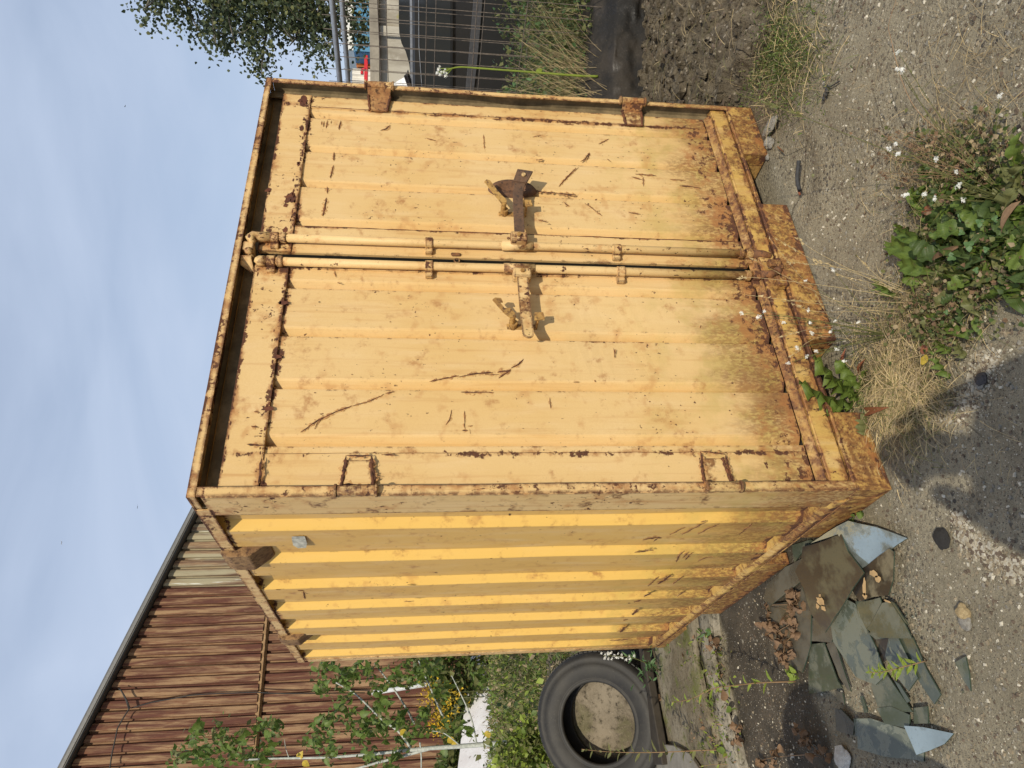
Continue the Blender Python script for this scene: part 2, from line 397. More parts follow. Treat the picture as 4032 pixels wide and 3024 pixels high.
# header: hollow lip, closed at the back
b = MB()
vs = []; n = 60
for i in range(n+1):
    x = i/n*W_; q = .0025*mn.noise(Vector((x*4, 2, 0)))
    vs += [(x, q, 2.237+q), (x, .005+q, 2.237+q), (x, .005, 2.255), (x, .10, 2.257), (x, .10, 2.262), (x, q, 2.262)]
fs = [(i*6+j, i*6+(j+1)%6, i*6+6+(j+1)%6, i*6+6+j) for i in range(n) for j in range(6)] + [tuple(range(5,-1,-1)), tuple(n*6+j for j in range(6))]
b.add(vs, fs); b.build('header_rail', PF, box_t)
b = MB(); b.box(1.9905, 1.9955, .0055, .0915, 2.2375, 2.2545); b.build('header_end', PF, box_t)
b = MB(); b.box(.0008, .0058, .0055, .0915, 2.2375, 2.2545); b.build('header_end', PF, box_t)
b = MB(); b.box(.006, 1.990, .092, .0985, 2.13, 2.2585); b.build('header_back', M['recess_shade'], box_t)
# sill
b = MB(); b.box(.006, 1.990, .014, .11, .132, .206)
b.build('door_sill', PL, box_t, bev=.004)
b = MB()
for x0, x1 in ((.0, .30), (.62, 1.34), (1.66, 1.996)): b.box(x0, x1, .0, .07, 0, .124)
for x0, x1 in ((.30, .62), (1.34, 1.66)): b.box(x0, x1, .002, .07, .116, .124)
b.build('bottom_rail', PL, box_t, bev=.003)
b = MB()      # knobbly weld bead along the sill
pts = [(x/60*1.98+.008, .004+.003*random.random(), .127+.004*mn.noise(Vector((x*.7,0,0)))) for x in range(61)]
b.tube(pts, [.005+.003*random.random() for _ in pts], 6); b.build('weld_bead', PL, box_t, smooth=True)
b = MB()      # ledge under the doors
b.add([(.04,.020,.212),(1.945,.020,.212),(1.945,.046,.236),(.04,.046,.236),(.04,.05,.210),(1.945,.05,.210)], [(0,1,2,3),(0,4,5,1),(0,3,4),(1,5,2)])
b.build('door_ledge', paint('brown ledge paint', c1=(.50,.31,.10), c2=(.42,.25,.08), speck=.9, edge=.8, streak=.6, heavy=.85, bottom=.3), box_t)
# fork pocket walls seen through the notches, and the floor
b = MB()
for x in (.30, .62, 1.34, 1.66):
    s_ = -1 if x in (.30, 1.34) else 1
    b.box(min(x, x+s_*.006), max(x, x+s_*.006), .071, 2.33, .004, .115)
b.box(.01, 1.985, .12, 2.32, .117, .130); b.build('fork_pocket', M['rust_y'], box_t)
# side bottom rails (both sides)
for X, s_ in ((0.0, 1), (1.996, -1)):
    def bx(bb, x0, x1, *r): bb.box(min(X+s_*x0, X+s_*x1), max(X+s_*x0, X+s_*x1), *r)
    b = MB()
    for y0, y1 in ((.071, .46), (.78, 1.60), (1.93, 2.395)): bx(b, 0, .05, y0, y1, 0, .112)
    for y0, y1 in ((.46, .78), (1.60, 1.93)): bx(b, 0, .05, y0, y1, .104, .112)
    b.build('side_bottom_rail', PL, box_t, bev=.003)
    b = MB(); pts = []
    b.prism([(X+s_*q[0], .09, q[1]) for q in ((.002,.113),(-.006,.125),(-.008,.148),(.004,.170),(.044,.176),(.046,.113))], (0, 2.24, 0))
    b.build('side_rail', PL, box_t, bev=.002)
    # top rail with two hanging lugs
    b = MB()
    for y0, y1 in ((.1005, .47), (.628, 1.735), (1.865, 2.395)):
        bx(b, -.001, .005, y0, y1, 2.214, 2.262); bx(b, .0055, .075, y0, y1, 2.2565, 2.262); 
    b.build('top_rail', PF, box_t, bev=.0018)
    b = MB()
    bx(b, .046, .052, .10, 2.39, 2.17, 2.255); b.build('rail_back', PF, box_t)
    for y0, y1 in ((.474, .624), (1.739, 1.861)):
        b = MB()
        prof = [(X+s_*p[0], y0, p[1]) for p in ((.06,2.268),(-.012,2.266),(-.022,2.235),(-.022,2.170),(.030,2.105),(.040,2.110))]
        b.prism(prof, (0, y1-y0, 0)); b.build('lifting_lug', LUG, box_t, bev=.003)
    # corrugated side sheet
    prof = [(.005,.140),(.034,.147)]
    k = 0
    while True:
        y = .305+.33*k
        if y > 2.30: break
        prof += [(.034, y-.034), (.005, y), (.005, min(y+.146, 2.331)), (.034, y+.180)]
        k += 1
    prof = [p for p in prof if p[1] < 2.332]
    vs = []; nz = 24
    for i in range(nz+1):
        z = .165+(2.25-.165)*i/nz
        for (xx, yy) in prof:
            q = .0030*mn.noise(Vector((yy*2.2, z*2.2, X)))
            vs.append((X+s_*(xx+q+.001), yy, z))
    m_ = len(prof)
    fs = [(i*m_+j, i*m_+j+1, (i+1)*m_+j+1, (i+1)*m_+j) for i in range(nz) for j in range(m_-1)]
    b = MB(); b.add(vs, fs); o = b.build('side_panel', PS, box_t, recalc=False)
# back and roof sheets
vs = []; fs = []; k = 0
for i in range(19):
    x = .06+i*.104; vs += [(x, 2.36 if i % 2 else 2.385, .15), (x, 2.36 if i % 2 else 2.385, 2.25)]
for i in range(18): fs.append((2*i, 2*i+2, 2*i+3, 2*i+1))
b = MB(); b.add(vs, fs); b.build('back_panel', PS, box_t, recalc=False)
b = MB(); b.box(.02, 1.976, 2.389, 2.395, 2.19, 2.262); b.build('top_rail', PF, box_t)
vs = []; fs = []
for i in range(23):
    y = .08+i*.104; z = 2.250 if i % 2 else 2.236; vs += [(.06, y, z), (1.936, y, z)]
for i in range(22): fs.append((2*i, 2*i+1, 2*i+3, 2*i+2))
b = MB(); b.add(vs, fs); b.build('roof', PS, box_t, recalc=False)
b = MB(); b.box(.05, 1.94, .1005, .105, .2, 2.2); b.build('door_seal', M['dark'], box_t)

# doors
YO, YI = .050, .079
def door(x0, x1, px0, px1, grooves, seams, left):
    prof = [(px0, YO)]
    for g in sorted(grooves): prof += [(g-.0465, YO), (g-.0440, YI+.007), (g-.0380, YI+.007), (g-.026, YI-.008), (g-.010, YO+.005), (g, YO)]
    prof.append((px1, YO)); vs = []; nz = 44
    for i in range(nz+1):
        z = .236+(2.12-.236)*i/nz
        for (xx, yy) in prof:
            q = .0035*mn.noise(Vector((xx*2.5+5, z*1.9, 0)))
            if left:   # the bruise at mid height
                dd = math.hypot((xx-.60)/.10, (z-.86)/.13); q += .012*math.exp(-dd*dd)
            vs.append((xx+(q*.8 if left else 0), yy+q, z))
    m_ = len(prof)
    b = MB(); b.add(vs, [(i*m_+j, i*m_+j+1, (i+1)*m_+j+1, (i+1)*m_+j) for i in range(nz) for j in range(m_-1)])
    d = b.build('door', PT, box_t, recalc=False)
    b = MB(); strip_z(b, x0, px0+.004, .0455, .058, .24, 2.066, 20, wob(x0*7, .0016))
    b.build('door_stile', PT, d, bev=.001)
    b = MB(); strip_z(b, px1-.004, x1, .0455, .058, .24, 2.066, 20, wob(x1*7, .0016))
    ex = x1 if left else x0
    b.build('door_stile', PT, d, bev=.001)
    b = MB(); b.box(min(ex, ex-.004 if left else ex+.004), max(ex, ex-.004 if left else ex+.004), .0585, .098, .24, 2.18); b.build('door_edge', M['dark'], d)
    b = MB(); n = 30; vs = []
    for i in range(n+1):
        x = x0+(x1-x0)*i/n; q = .0015*mn.noise(Vector((x*5, 7, 0))); zz = 2.067+.003*mn.noise(Vector((x*11, 1, 0)))
        vs += [(x, .0405+q, zz), (x, .0405+q, 2.188), (x, .060, 2.188), (x, .060, zz)]
    b.add(vs, [(i*4+j, i*4+4+j, i*4+4+(j+1)%4, i*4+(j+1)%4) for i in range(n) for j in range(4)] + [(0,1,2,3), (n*4+3, n*4+2, n*4+1, n*4)])
    b.build('door_band', PB, d)
    for sx in seams:
        b = MB(); pts = [(sx+.0012*random.uniform(-1,1), .0455 if abs(sx-px0) > .02 and abs(sx-px1) > .02 else .0450, .245+i*.0303) for i in range(61)]
        b.tube(pts, [random.choice((.0010,.0015,.0022)) if sx != .165 else .0007 for _ in pts], 5); b.build('weld_seam', M['scratch'], d)
    return d
dl = door(.038, .974, .163, .940, (.889, .672, .454, .238), (.165,), True)
dr = door(1.013, 1.944, 1.150, 1.872, (1.846, 1.629, 1.418, 1.204), (1.872, 1.098, 1.150), False)
# hinges
def hinge(d, xk, sgn, z0, z1, mat):
    b = MB(); b.tube([(xk, -.004, z0), (xk, -.004, z1)], .017, 10)
    b.tube([(xk, -.004, z1), (xk, -.004, z1+.008)], .0215, 10); b.tube([(xk, -.004, z0-.008), (xk, -.004, z0)], .0215, 10)
    h = b.build('hinge', PP, d, bev=.0015)
    b = MB(); zc = (z0+z1)/2
    pl = [(xk+sgn*.012, -.012, z0+.004), (xk+sgn*.012, -.012, z1-.004), (xk+sgn*.030, .030, z1-.008), (xk+sgn*.122, .034, zc+.037), (xk+sgn*.122, .034, zc-.037), (xk+sgn*.030, .030, z0+.008)]
    n = len(pl); vs = [Vector(p) for p in pl] + [Vector(p)+Vector((0,.010,0)) for p in pl]
    b.add(vs, [(0,1,2,5), (5,2,3,4), (11,8,7,6), (10,9,8,11)] + [(i,(i+1)%n,n+(i+1)%n,n+i) for i in range(n)])
    b.build('hinge_plate', mat, d, bev=.0015)
    for s_ in (-1, 1):
        b = MB()
        p0 = Vector((xk+sgn*.030, .030, zc+s_*(z1-z0-.016)/2)); p1 = Vector((xk+sgn*.122, .036, zc+s_*.038))
        pts = [p0.lerp(p1, t/12) + Vector((0, random.uniform(-.001,.001), random.uniform(-.0015,.0015))) for t in range(13)]
        b.tube(pts, [.004+.004*random.random() for _ in pts], 6)
        b.build('weld_bead', M['scratch'], d, smooth=True)
for z0, z1 in ((1.713, 1.827), (.540, .650)):
    hinge(dl, .014, 1, z0, z1, PP); hinge(dr, 1.982, -1, z0, z1, rustmat('rust pitted hinge plate', (.26,.12,.05), (.44,.25,.10), (.09,.045,.025)) if z0 > 1 else PP)
# lock rods, guides, cams
def rod(d, x, z0, z1, tabdir):
    b = MB(); b.tube([(x, .020, z0), (x+.001, .019, .9), (x, .021, 1.5), (x, .020, z1)], .0165, 14); r_ = b.build('lock_rod', M['paint_rod'], d, smooth=True)
    for za, zb in ((2.112,2.142), (1.533,1.562), (.782,.814), (.222,.252)):
        b = MB(); b.tube([(x, .020, za), (x, .020, zb)], .0215, 14)
        b.box(min(x+tabdir*.014, x+tabdir*.042), max(x+tabdir*.014, x+tabdir*.042), .028, .046, za, zb)
        b.build('rod_guide', PB, d, bev=.002)
    for za in (2.085, .262):
        b = MB(); b.tube([(x, .020, za), (x, .020, za+.02)], .0215, 12); b.build('rod_collar', PP, d, bev=.002)
rod(dl, .944, .190, 2.165, -1); rod(dr, 1.062, .190, 2.175, -1)
# top cams and keepers
b = MB(); b.tube([(.944,.020,2.142),(.944,.020,2.172),(.946,.016,2.186)], [.0195,.0195,.008], 12); b.build('cam_end', PP, dl, smooth=True)
b = MB(); b.tube([(1.062,.020,2.142),(1.062,.020,2.185),(1.058,.012,2.205),(1.044,.006,2.212),(1.030,.008,2.205),(1.028,.014,2.192)], [.020,.020,.019,.017,.013,.008], 12); b.build('cam_end', PP, dr, smooth=True)
b = MB(); b.box(.985,1.028,.0055,.070,2.196,2.234); b.tube([(.985,-.002,2.212),(.972,.004,2.208),(.966,.01,2.20)], [.014,.014,.009], 8); b.build('cam_keeper', PF, box_t, bev=.003)
b = MB(); b.prism([(.955,.010,2.236),(.955,.010,2.200),(.918,.052,2.190),(.918,.056,2.205),(.935,.030,2.236)], (.006,.004,0)); b.add([(.958,.008,2.236),(.958,.008,2.198),(.915,.060,2.198),(.930,.030,2.236)], [(0,1,2,3)]); b.build('cam_keeper', PF, box_t)
# bottom cams and keepers
b = MB(); b.tube([(.946,.018,.222),(.948,.014,.180),(.955,.008,.150)], [.018,.017,.015], 12); b.tube([(.955,.006,.150),(.966,.004,.140)], .018, 12); b.build('cam_end', M['rust'], dl, smooth=True)
b = MB(); b.tube([(1.060,.018,.222),(1.056,.014,.185),(1.045,.010,.150)], [.018,.018,.012], 12); b.build('cam_end', M['rust'], dr, smooth=True)
b = MB(); b.prism([(.975,-.012,.178),(.975,-.012,.132),(1.005,-.012,.124),(1.012,-.012,.178)], (0,.026,0)); b.prism([(.965,-.010,.142),(.965,-.010,.122),(.985,-.010,.118),(.985,-.010,.150)], (0,.022,0))
b.build('cam_keeper', PP, box_t, bev=.003)
b = MB(); b.box(.868,.915,-.022,.014,.132,.176); b.build('cam_keeper', PL, box_t, bev=.004)
# handles
def place(d, nm, bm_, mt, **k): return bm_.build(nm, mt, d, **k)
b = MB(); b.tube([(.944,.020,1.142),(.944,.020,1.262)], .0205, 14); b.build('handle_sleeve', PP, dl, smooth=True)
b = MB(); b.box(.868,.912,-.026,.016,1.164,1.232); b.build('handle_lug', PB, dl, bev=.004)
b = MB(); b.tube([(.893,-.027,1.198),(.893,-.034,1.198)], .0085, 8); b.build('bolt', M['rust_y'], dl)
b = MB()      # flat bar with a rounded end, bowed slightly
pl = []
for i in range(13):
    t = i/12; x = .872-.272*t; yb = -.020+.010*math.sin(t*3.1)-.012*t; pl.append((x, yb))
vs = []
for (x, yb) in pl: vs += [(x, yb, 1.178), (x, yb, 1.219), (x, yb+.007, 1.219), (x, yb+.007, 1.178)]
n = len(pl); fs = [(i*4+j, i*4+4+j, i*4+4+(j+1)%4, i*4+(j+1)%4) for i in range(n-1) for j in range(4)]
ex = len(vs); yb = pl[-1][1]
arc = [(.600-.020*math.sin(q), yb-.001*0, 1.1985-.0205*math.cos(q)) for q in [math.pi*k/8 for k in range(9)]]
vs += [p for p in arc] + [(p[0], p[1]+.007, p[2]) for p in arc]
fs += [tuple(ex+i for i in range(9)), tuple(ex+17-i for i in range(9))] + [(ex+i, ex+9+i, ex+10+i, ex+i+1) for i in range(8)] + [(0,3,2,1)]
b.add(vs, fs); tag(b.build('door_handle', paint('handle paint', speck=.9, edge=1.0, heavy=.42, bottom=0), dl), 'yellow flat bar handle with brown paint loss')
def catch(d, x, y0, mt, hook):
    b = MB(); b.box(x-.012, x+.012, y0-.004, y0+.0, 1.150, 1.262)
    b.box(x-.012, x+.012, -.012, y0, 1.150, 1.156)
    b.prism([(x-.014, -.014, 1.168), (x+.018, -.020, 1.166), (x+.020, -.020, 1.134), (x-.006, -.012, 1.128)], (0, .006, 0))
    b.tube([(x, y0-.03, 1.240), (x, y0+.002, 1.240)], .016, 10)
    b.tube([(x, -.018, 1.246), (x, y0-.02, 1.246)], .011, 8)
    b.build('handle_catch', mt, d, bev=.0015)
    b = MB(); p = [Vector((x+q[0], -.022-q[2], 1.246+q[1])) for q in hook]
    b.prism(p, (0, .005, 0)); b.build('catch_lever', mt, d)
catch(dl, .685, .0495, M['rust_y'], [(-.006,-.008,0),(.012,-.006,0),(.034,.010,0),(.032,.030,0),(.060,.046,0),(.060,.034,0),(.078,.040,0),(.080,.062,0),(.070,.072,0),(.012,.034,0),(-.010,.012,0)])
catch(dr, 1.262, .0495, M['rust_y'], [(-.008,-.008,0),(.010,-.010,0),(.060,.024,0),(.118,.052,0),(.124,.066,0),(.112,.076,0),(.050,.044,0),(-.006,.014,0)])
b = MB(); b.tube([(1.062,.020,1.140),(1.062,.020,1.262)], .0205, 14); b.build('handle_sleeve', PP, dr, smooth=True)
b = MB(); b.box(1.052,1.098,-.026,.016,1.166,1.230); b.tube([(1.082,0,1.232),(1.082,0,1.243)], .006, 6); b.build('handle_lug', PB, dr, bev=.004)
b = MB(); b.tube([(1.078,-.027,1.198),(1.078,-.034,1.198)], .0085, 8); b.build('bolt', M['rust_y'], dr)
b = MB()
pl = [(1.090,-.018,1.173,1.214),(1.15,-.022,1.173,1.213),(1.22,-.026,1.171,1.212),(1.28,-.030,1.170,1.210),(1.315,-.032,1.168,1.208),(1.352,-.036,1.156,1.198),(1.392,-.040,1.134,1.182)]
vs = []
for p in pl: vs += [(p[0],p[1],p[2]),(p[0]+.004,p[1],p[3]),(p[0]+.004,p[1]+.009,p[3]),(p[0],p[1]+.009,p[2])]
n = len(pl); b.add(vs, [(i*4+j, i*4+(j+1)%4, i*4+4+(j+1)%4, i*4+4+j) for i in range(n-1) for j in range(4)] + [(0,3,2,1), ((n-1)*4,(n-1)*4+1,(n-1)*4+2,(n-1)*4+3)])
hmat = rustmat('handle rust', (.10,.060,.040), (.15,.085,.05), (.055,.038,.03))
tag(b.build('door_handle', hmat, dr, bev=.001), 'brown rusted bar handle with a bent end')
b = MB(); b.prism([(1.318,-.036,1.236),(1.405,-.058,1.190),(1.414,-.058,1.132),(1.395,-.050,1.120),(1.352,-.045,1.160)], (0,.004,0))
b = MB(); b.prism([(1.355,-.044,1.150),(1.362,-.044,1.206),(1.418,-.058,1.186),(1.408,-.058,1.122)], (0,.010,0)); b.build('handle_end', hmat, dr, bev=.0015)
b = MB(); b.tube([(1.386,-.053,1.163),(1.386,-.0595,1.163)], .0085, 10); b.build('lock_hole', paint('bare patch', speck=0, edge=0, bottom=0), dr)
# dark rusted lock box pressed into the sheet behind the handle
b = MB(); vs = []; rows = []
for ring, (k_, yy) in enumerate(((1.0, .0485), (.90, .036), (.62, .030), (.55, .040), (.25, .043))):
    for j in range(28):
        q = 2*math.pi*j/28; rx = .062*k_; rz = .105*k_
        xx = 1.402+rx*math.cos(q)*(1 if math.cos(q) > 0 else .72); vs.append((xx, yy+.0015*random.random(), 1.195+rz*math.sin(q)))
fs = [(r_*28+j, r_*28+(j+1)%28, (r_+1)*28+(j+1)%28, (r_+1)*28+j) for r_ in range(4) for j in range(28)] + [tuple(4*28+j for j in range(28))]
b.add(vs, fs); tag(b.build('lock_box', rustmat('lock box rust', (.105,.058,.036), (.19,.095,.05), (.05,.033,.026)), dr, smooth=True), 'dark brown rusted round lock recess behind the handle')
b = MB(); b.tube([(.995+.010*math.cos(q), .042, 1.440+.010*math.sin(q)) for q in [2*math.pi*k/12 for k in range(13)]], .0028, 6, caps=False)
b.build('padlock_eye', PP, dl, smooth=True)
b = MB(); b.box(1.018,1.034,.036,.046,1.425,1.462); b.build('padlock_eye', M['rust'], dr, bev=.004)

# scratches and rust marks: raised flakes along the lines seen in the photo
V3 = Vector((.0010, 0, 0))
def mark(b, pts, w_, y=.0472, plane=None, halo=True):
    if halo: mark(HB, pts, w_*2.2+.003, y+.0010, (lambda px, py: plane(px, py)+V3) if plane else None, False)
    P3 = [plane(*p) if plane else front(p[0], p[1], y) for p in pts]
    Q = []
    for i in range(len(P3)-1):
        n = max(2, int((P3[i+1]-P3[i]).length/.006))
        for k in range(n): Q.append(P3[i].lerp(P3[i+1], k/n))
    Q.append(P3[-1]); n = len(Q); vs = []
    ax = Vector((0,-1,0)) if plane is None else Vector((-1,0,0))
    for i, p in enumerate(Q):
        t = (Q[min(i+1,n-1)]-Q[max(i-1,0)]).normalized(); s_ = t.cross(ax).normalized()
        env = min(1, i/3+.15, (n-1-i)/3+.15)
        w1 = w_*env*(.35+1.1*abs(mn.noise(Vector((i*.55, w_*900, pts[0][0]*.1))))+.3*random.random())
        off = s_*w_*.8*mn.noise(Vector((i*.4, 3, pts[0][1]*.1)))
        vs += [p+off+s_*w1, p+off+ax*.0012, p+off-s_*w1]
    fs = []
    for i in range(n-1):
        fs += [(i*3, i*3+3, i*3+4, i*3+1), (i*3+1, i*3+4, i*3+5, i*3+2)]
    b.add(vs, fs)
HALO = NT('rust bleed round a scratch'); P = HALO.pos(); HALO.base(HALO.mix(HALO.map(HALO.noise(P, 40, 4), .35, .7), (.52,.29,.11), (.40,.19,.07))); HALO.rough(.85)
tp_ = HALO.n('ShaderNodeBsdfTransparent'); ms_ = HALO.n('ShaderNodeMixShader'); HALO.l(HALO.map(HALO.noise(P, 95, 6, .7), .42, .60), ms_.inputs[0]); HALO.l(tp_.outputs[0], ms_.inputs[1]); HALO.l(HALO.b.outputs[0], ms_.inputs[2]); HALO.l(ms_.outputs[0], HALO.out.inputs[0]); HALO = HALO.m
HB = MB()
def Z(o_, s_, pts): return [(o_[0]+p[0]*s_, o_[1]+p[1]*s_) for p in pts]
o4, o5, o2 = ((600,900), .6076), ((1800,600), .6076), ((1200,0), .6076)
b = MB()
for w_, pts in ((.0026, [(960,1320),(1060,1250),(1180,1190),(1290,1150)]), (.0016, [(1290,1150),(1390,1125),(1480,1085),(1500,1070)]), (.0035, [(1510,1068),(1570,1058)]), (.0018,[(1050,1300),(1070,1255),(1095,1240)]),
                (.0026, [(1795,990),(1900,970),(1985,952)]), (.0030, [(2040,945),(2130,936),(2200,935)]), (.0015,[(1900,1272),(1925,1240),(1940,1175)]), (.0012,[(2022,1180),(2025,1300)]), (.0055,[(2008,1306),(2045,1308)]), (.0022,[(2045,1280),(2075,1275)]),
                (.0016,[(1180,275),(1190,315)]), (.004,[(1198,352),(1220,360)]), (.0012,[(2055,1300),(2062,1330)]), (.006,[(660,1186),(690,1190)]), (.006,[(640,1278),(690,1284)]), (.004,[(612,1397),(716,1406)]), (.007,[(752,1130),(770,1150)]), (.006,[(748,1190),(762,1200)]),
                (.003,[(1490,1462),(1570,1466)]), (.0025,[(1080,1474),(1110,1476)]), (.004,[(735,810),(745,812)]), (.004,[(778,812),(790,814)]), (.0025,[(2000,1060),(2212,1062)])):
    mark(b, Z(*o4, pts), w_, .0385 if pts[0][0] < 700 else .0472)
for w_, pts in ((.0022, [(0,1455),(150,1432)]), (.0045,[(150,1432),(230,1425)]), (.006,[(260,1425),(350,1412)]), (.0035,[(350,1400),(400,1370),(430,1340)]), (.003,[(268,1465),(300,1440),(345,1415)]), (.0012,[(270,1440),(180,1440)]),
                (.0015,[(656,222),(710,160),(770,100)]), (.0026,[(1012,1270),(1022,1300),(1018,1330)]), (.002,[(634,570),(670,595),(688,622)]), (.002,[(826,328),(880,365),(940,412)]), (.002,[(1110,388),(1190,402)]), (.003,[(525,436),(590,455)]),
                (.003,[(690,320),(720,345),(700,348)]), (.002,[(1130,158),(1200,178)]), (.0018,[(1205,160),(1207,220)]), (.003,[(1155,140),(1290,150)]), (.002,[(1380,175),(1480,180)]), (.004,[(1440,215),(1520,222),(1580,232)]), (.0022,[(1435,1090),(1440,1105)]),
                (.004,[(710,555),(755,558)]), (.004,[(1190,575),(1230,576)]), (.003,[(925,566),(965,568)]), (.0045,[(720,610),(745,612)]), (.003,[(740,596),(860,600)]), (.0035,[(500,245),(560,258),(640,262)]), (.0045,[(640,262),(700,270),(770,275)]), (.0025,[(800,60),(830,40),(858,0)]),
                (.003,[(1580,1120),(1575,1140)]), (.0025,[(750,1488),(790,1490)]), (.003,[(888,1478),(900,1486)]), (.002,[(600,1590),(605,1659)])):
    mark(b, Z(*o5, pts), w_)
for w_, pts in ((.0040,[(190,985),(188,1040)]), (.0026,[(185,1070),(165,1155)]), (.0035,[(152,1210),(145,1255)]), (.0040,[(140,1280),(118,1400)]), (.0030,[(104,1465),(90,1530)]), (.0022,[(110,785),(106,810)]), (.0022,[(124,785),(120,822)]), (.0022,[(145,780),(138,830)]), (.0020,[(170,782),(168,800)]), (.0030,[(232,782),(220,840)]),
                (.0018,[(788,895),(850,912)]), (.0010,[(1158,870),(1165,965)]), (.0040,[(490,845),(530,832),(550,808)]), (.0012,[(1475,888),(1530,875)]), (.0016,[(1645,1208),(1740,1110),(1775,1086)]), (.0022,[(1905,935),(1970,900)]), (.0022,[(1790,1045),(1830,1030),(1848,992)]), (.0026,[(1960,1030),(1985,1048)]), (.0026,[(685,1018),(690,1032)]),
                (.0014,[(1435,725),(1447,785)]), (.0036,[(800,745),(885,750)]), (.0040,[(1215,770),(1280,778)]), (.0030,[(1680,805),(1745,806)]), (.0026,[(1640,745),(1650,750)]), (.003,[(1700,750),(1715,746)]), (.004,[(440,1505),(470,1510)]), (.003,[(500,1520),(540,1526)]), (.003,[(1500,1040),(1545,1030)]), (.010,[(1880,1290),(1895,1292)])):
    mark(b, Z(*o2, pts), w_)
for w_, o_, pts in ((.0050,((700,1700),.6028),[(1100,155),(1085,250),(1070,350)]), (.0055,((700,1700),.6028),[(1265,155),(1278,250),(1292,350)]), (.0035,((700,1700),.6028),[(1100,155),(1180,157),(1265,155)]), (.0045,((700,1700),.6028),[(1075,345),(1290,350)]), (.0045,((700,1700),.6028),[(545,170),(538,260),(530,345)]), (.0035,((700,1700),.6028),[(1330,150),(1420,152)]),
                    (.0045,((2688,900),.6077),[(118,1440),(130,1550),(150,1655)]), (.0045,((2688,900),.6077),[(275,1465),(300,1560),(335,1655)]), (.0035,((2688,900),.6077),[(118,1440),(275,1465)]), (.0045,((2688,900),.6077),[(150,1650),(330,1655)])):
    mark(b, Z(*o_, pts), w_, .0300)
for i in range(150):           # small chips scattered over both doors
    x = random.choice((random.uniform(.17,.93), random.uniform(1.16,1.86))); z = random.uniform(.26, 2.05) if random.random() < .6 else random.uniform(.26,.8)
    q = random.uniform(.001,.0028); k_ = random.randint(5, 7); aa = random.random()*6
    if any(g-.053 < x < g+.004 for g in (.889,.672,.454,.238,1.846,1.629,1.418,1.204)): continue
    b.add([(x+q*(.6+.6*random.random())*math.cos(aa+2*math.pi*j/k_), .0478-.0006, z+q*1.3*(.6+.6*random.random())*math.sin(aa+2*math.pi*j/k_)) for j in range(k_)], [tuple(range(k_))])
o = b.build('rust_scratch', M['scratch'], box_t, recalc=False); tag(o, kind='stuff')
# larger rust patches on the door bands
b = MB()
def patch(cx_, cz_, rx, rz, y=.0392, n=22, seed=1):
    vs = [(cx_, y, cz_)]
    for j in range(n):
        q = 2*math.pi*j/n; k_ = .55+.75*abs(mn.noise(Vector((math.cos(q)*1.6+seed, math.sin(q)*1.6, seed*2.3))))+.12*random.random()
        vs.append((cx_+rx*k_*math.cos(q), y, cz_+rz*k_*math.sin(q)))
    b.add(vs, [(0, 1+j, 1+(j+1) % n) for j in range(n)])
for i, (X_, Y_, rx, rz) in enumerate(((1965,655,.050,.030),(1880,1280,.045,.034),(1740,1230,.020,.018),(1955,830,.030,.014),(1935,1060,.022,.012),(1850,1330,.018,.012),(1850,1490,.025,.016))):
    p = front(0+X_*.6076, 0+Y_*.6076, .039); patch(p.x, p.z, rx*.8, rz*.8, seed=i*1.7)
for i, (X_, Y_, rx, rz) in enumerate(((848,480,.012,.024),(808,830,.010,.022),(755,1165,.012,.022))):
    p = front(600+X_*.6076, 900+Y_*.6076, .039); patch(p.x, p.z, rx, rz, seed=i*1.3+9)
for i in range(40):
    x = random.uniform(1.08, 1.9); patch(x, 2.07+abs(random.gauss(0,.012)), random.uniform(.004,.014), random.uniform(.002,.006), n=9, seed=i)
for i in range(26):
    x = random.uniform(.06, .92); patch(x, 2.07+abs(random.gauss(0,.01)), random.uniform(.003,.010), random.uniform(.002,.005), n=9, seed=i+50)
for i in range(30):
    x = random.uniform(.06, 1.9); patch(x, 2.186-abs(random.gauss(0,.006)), random.uniform(.004,.014), random.uniform(.001,.003), n=9, seed=i+90)
o = b.build('rust_patch', rustmat('deep rust patch', (.095,.035,.022), (.17,.06,.028), (.055,.026,.02)), box_t, recalc=False); tag(o, kind='stuff')
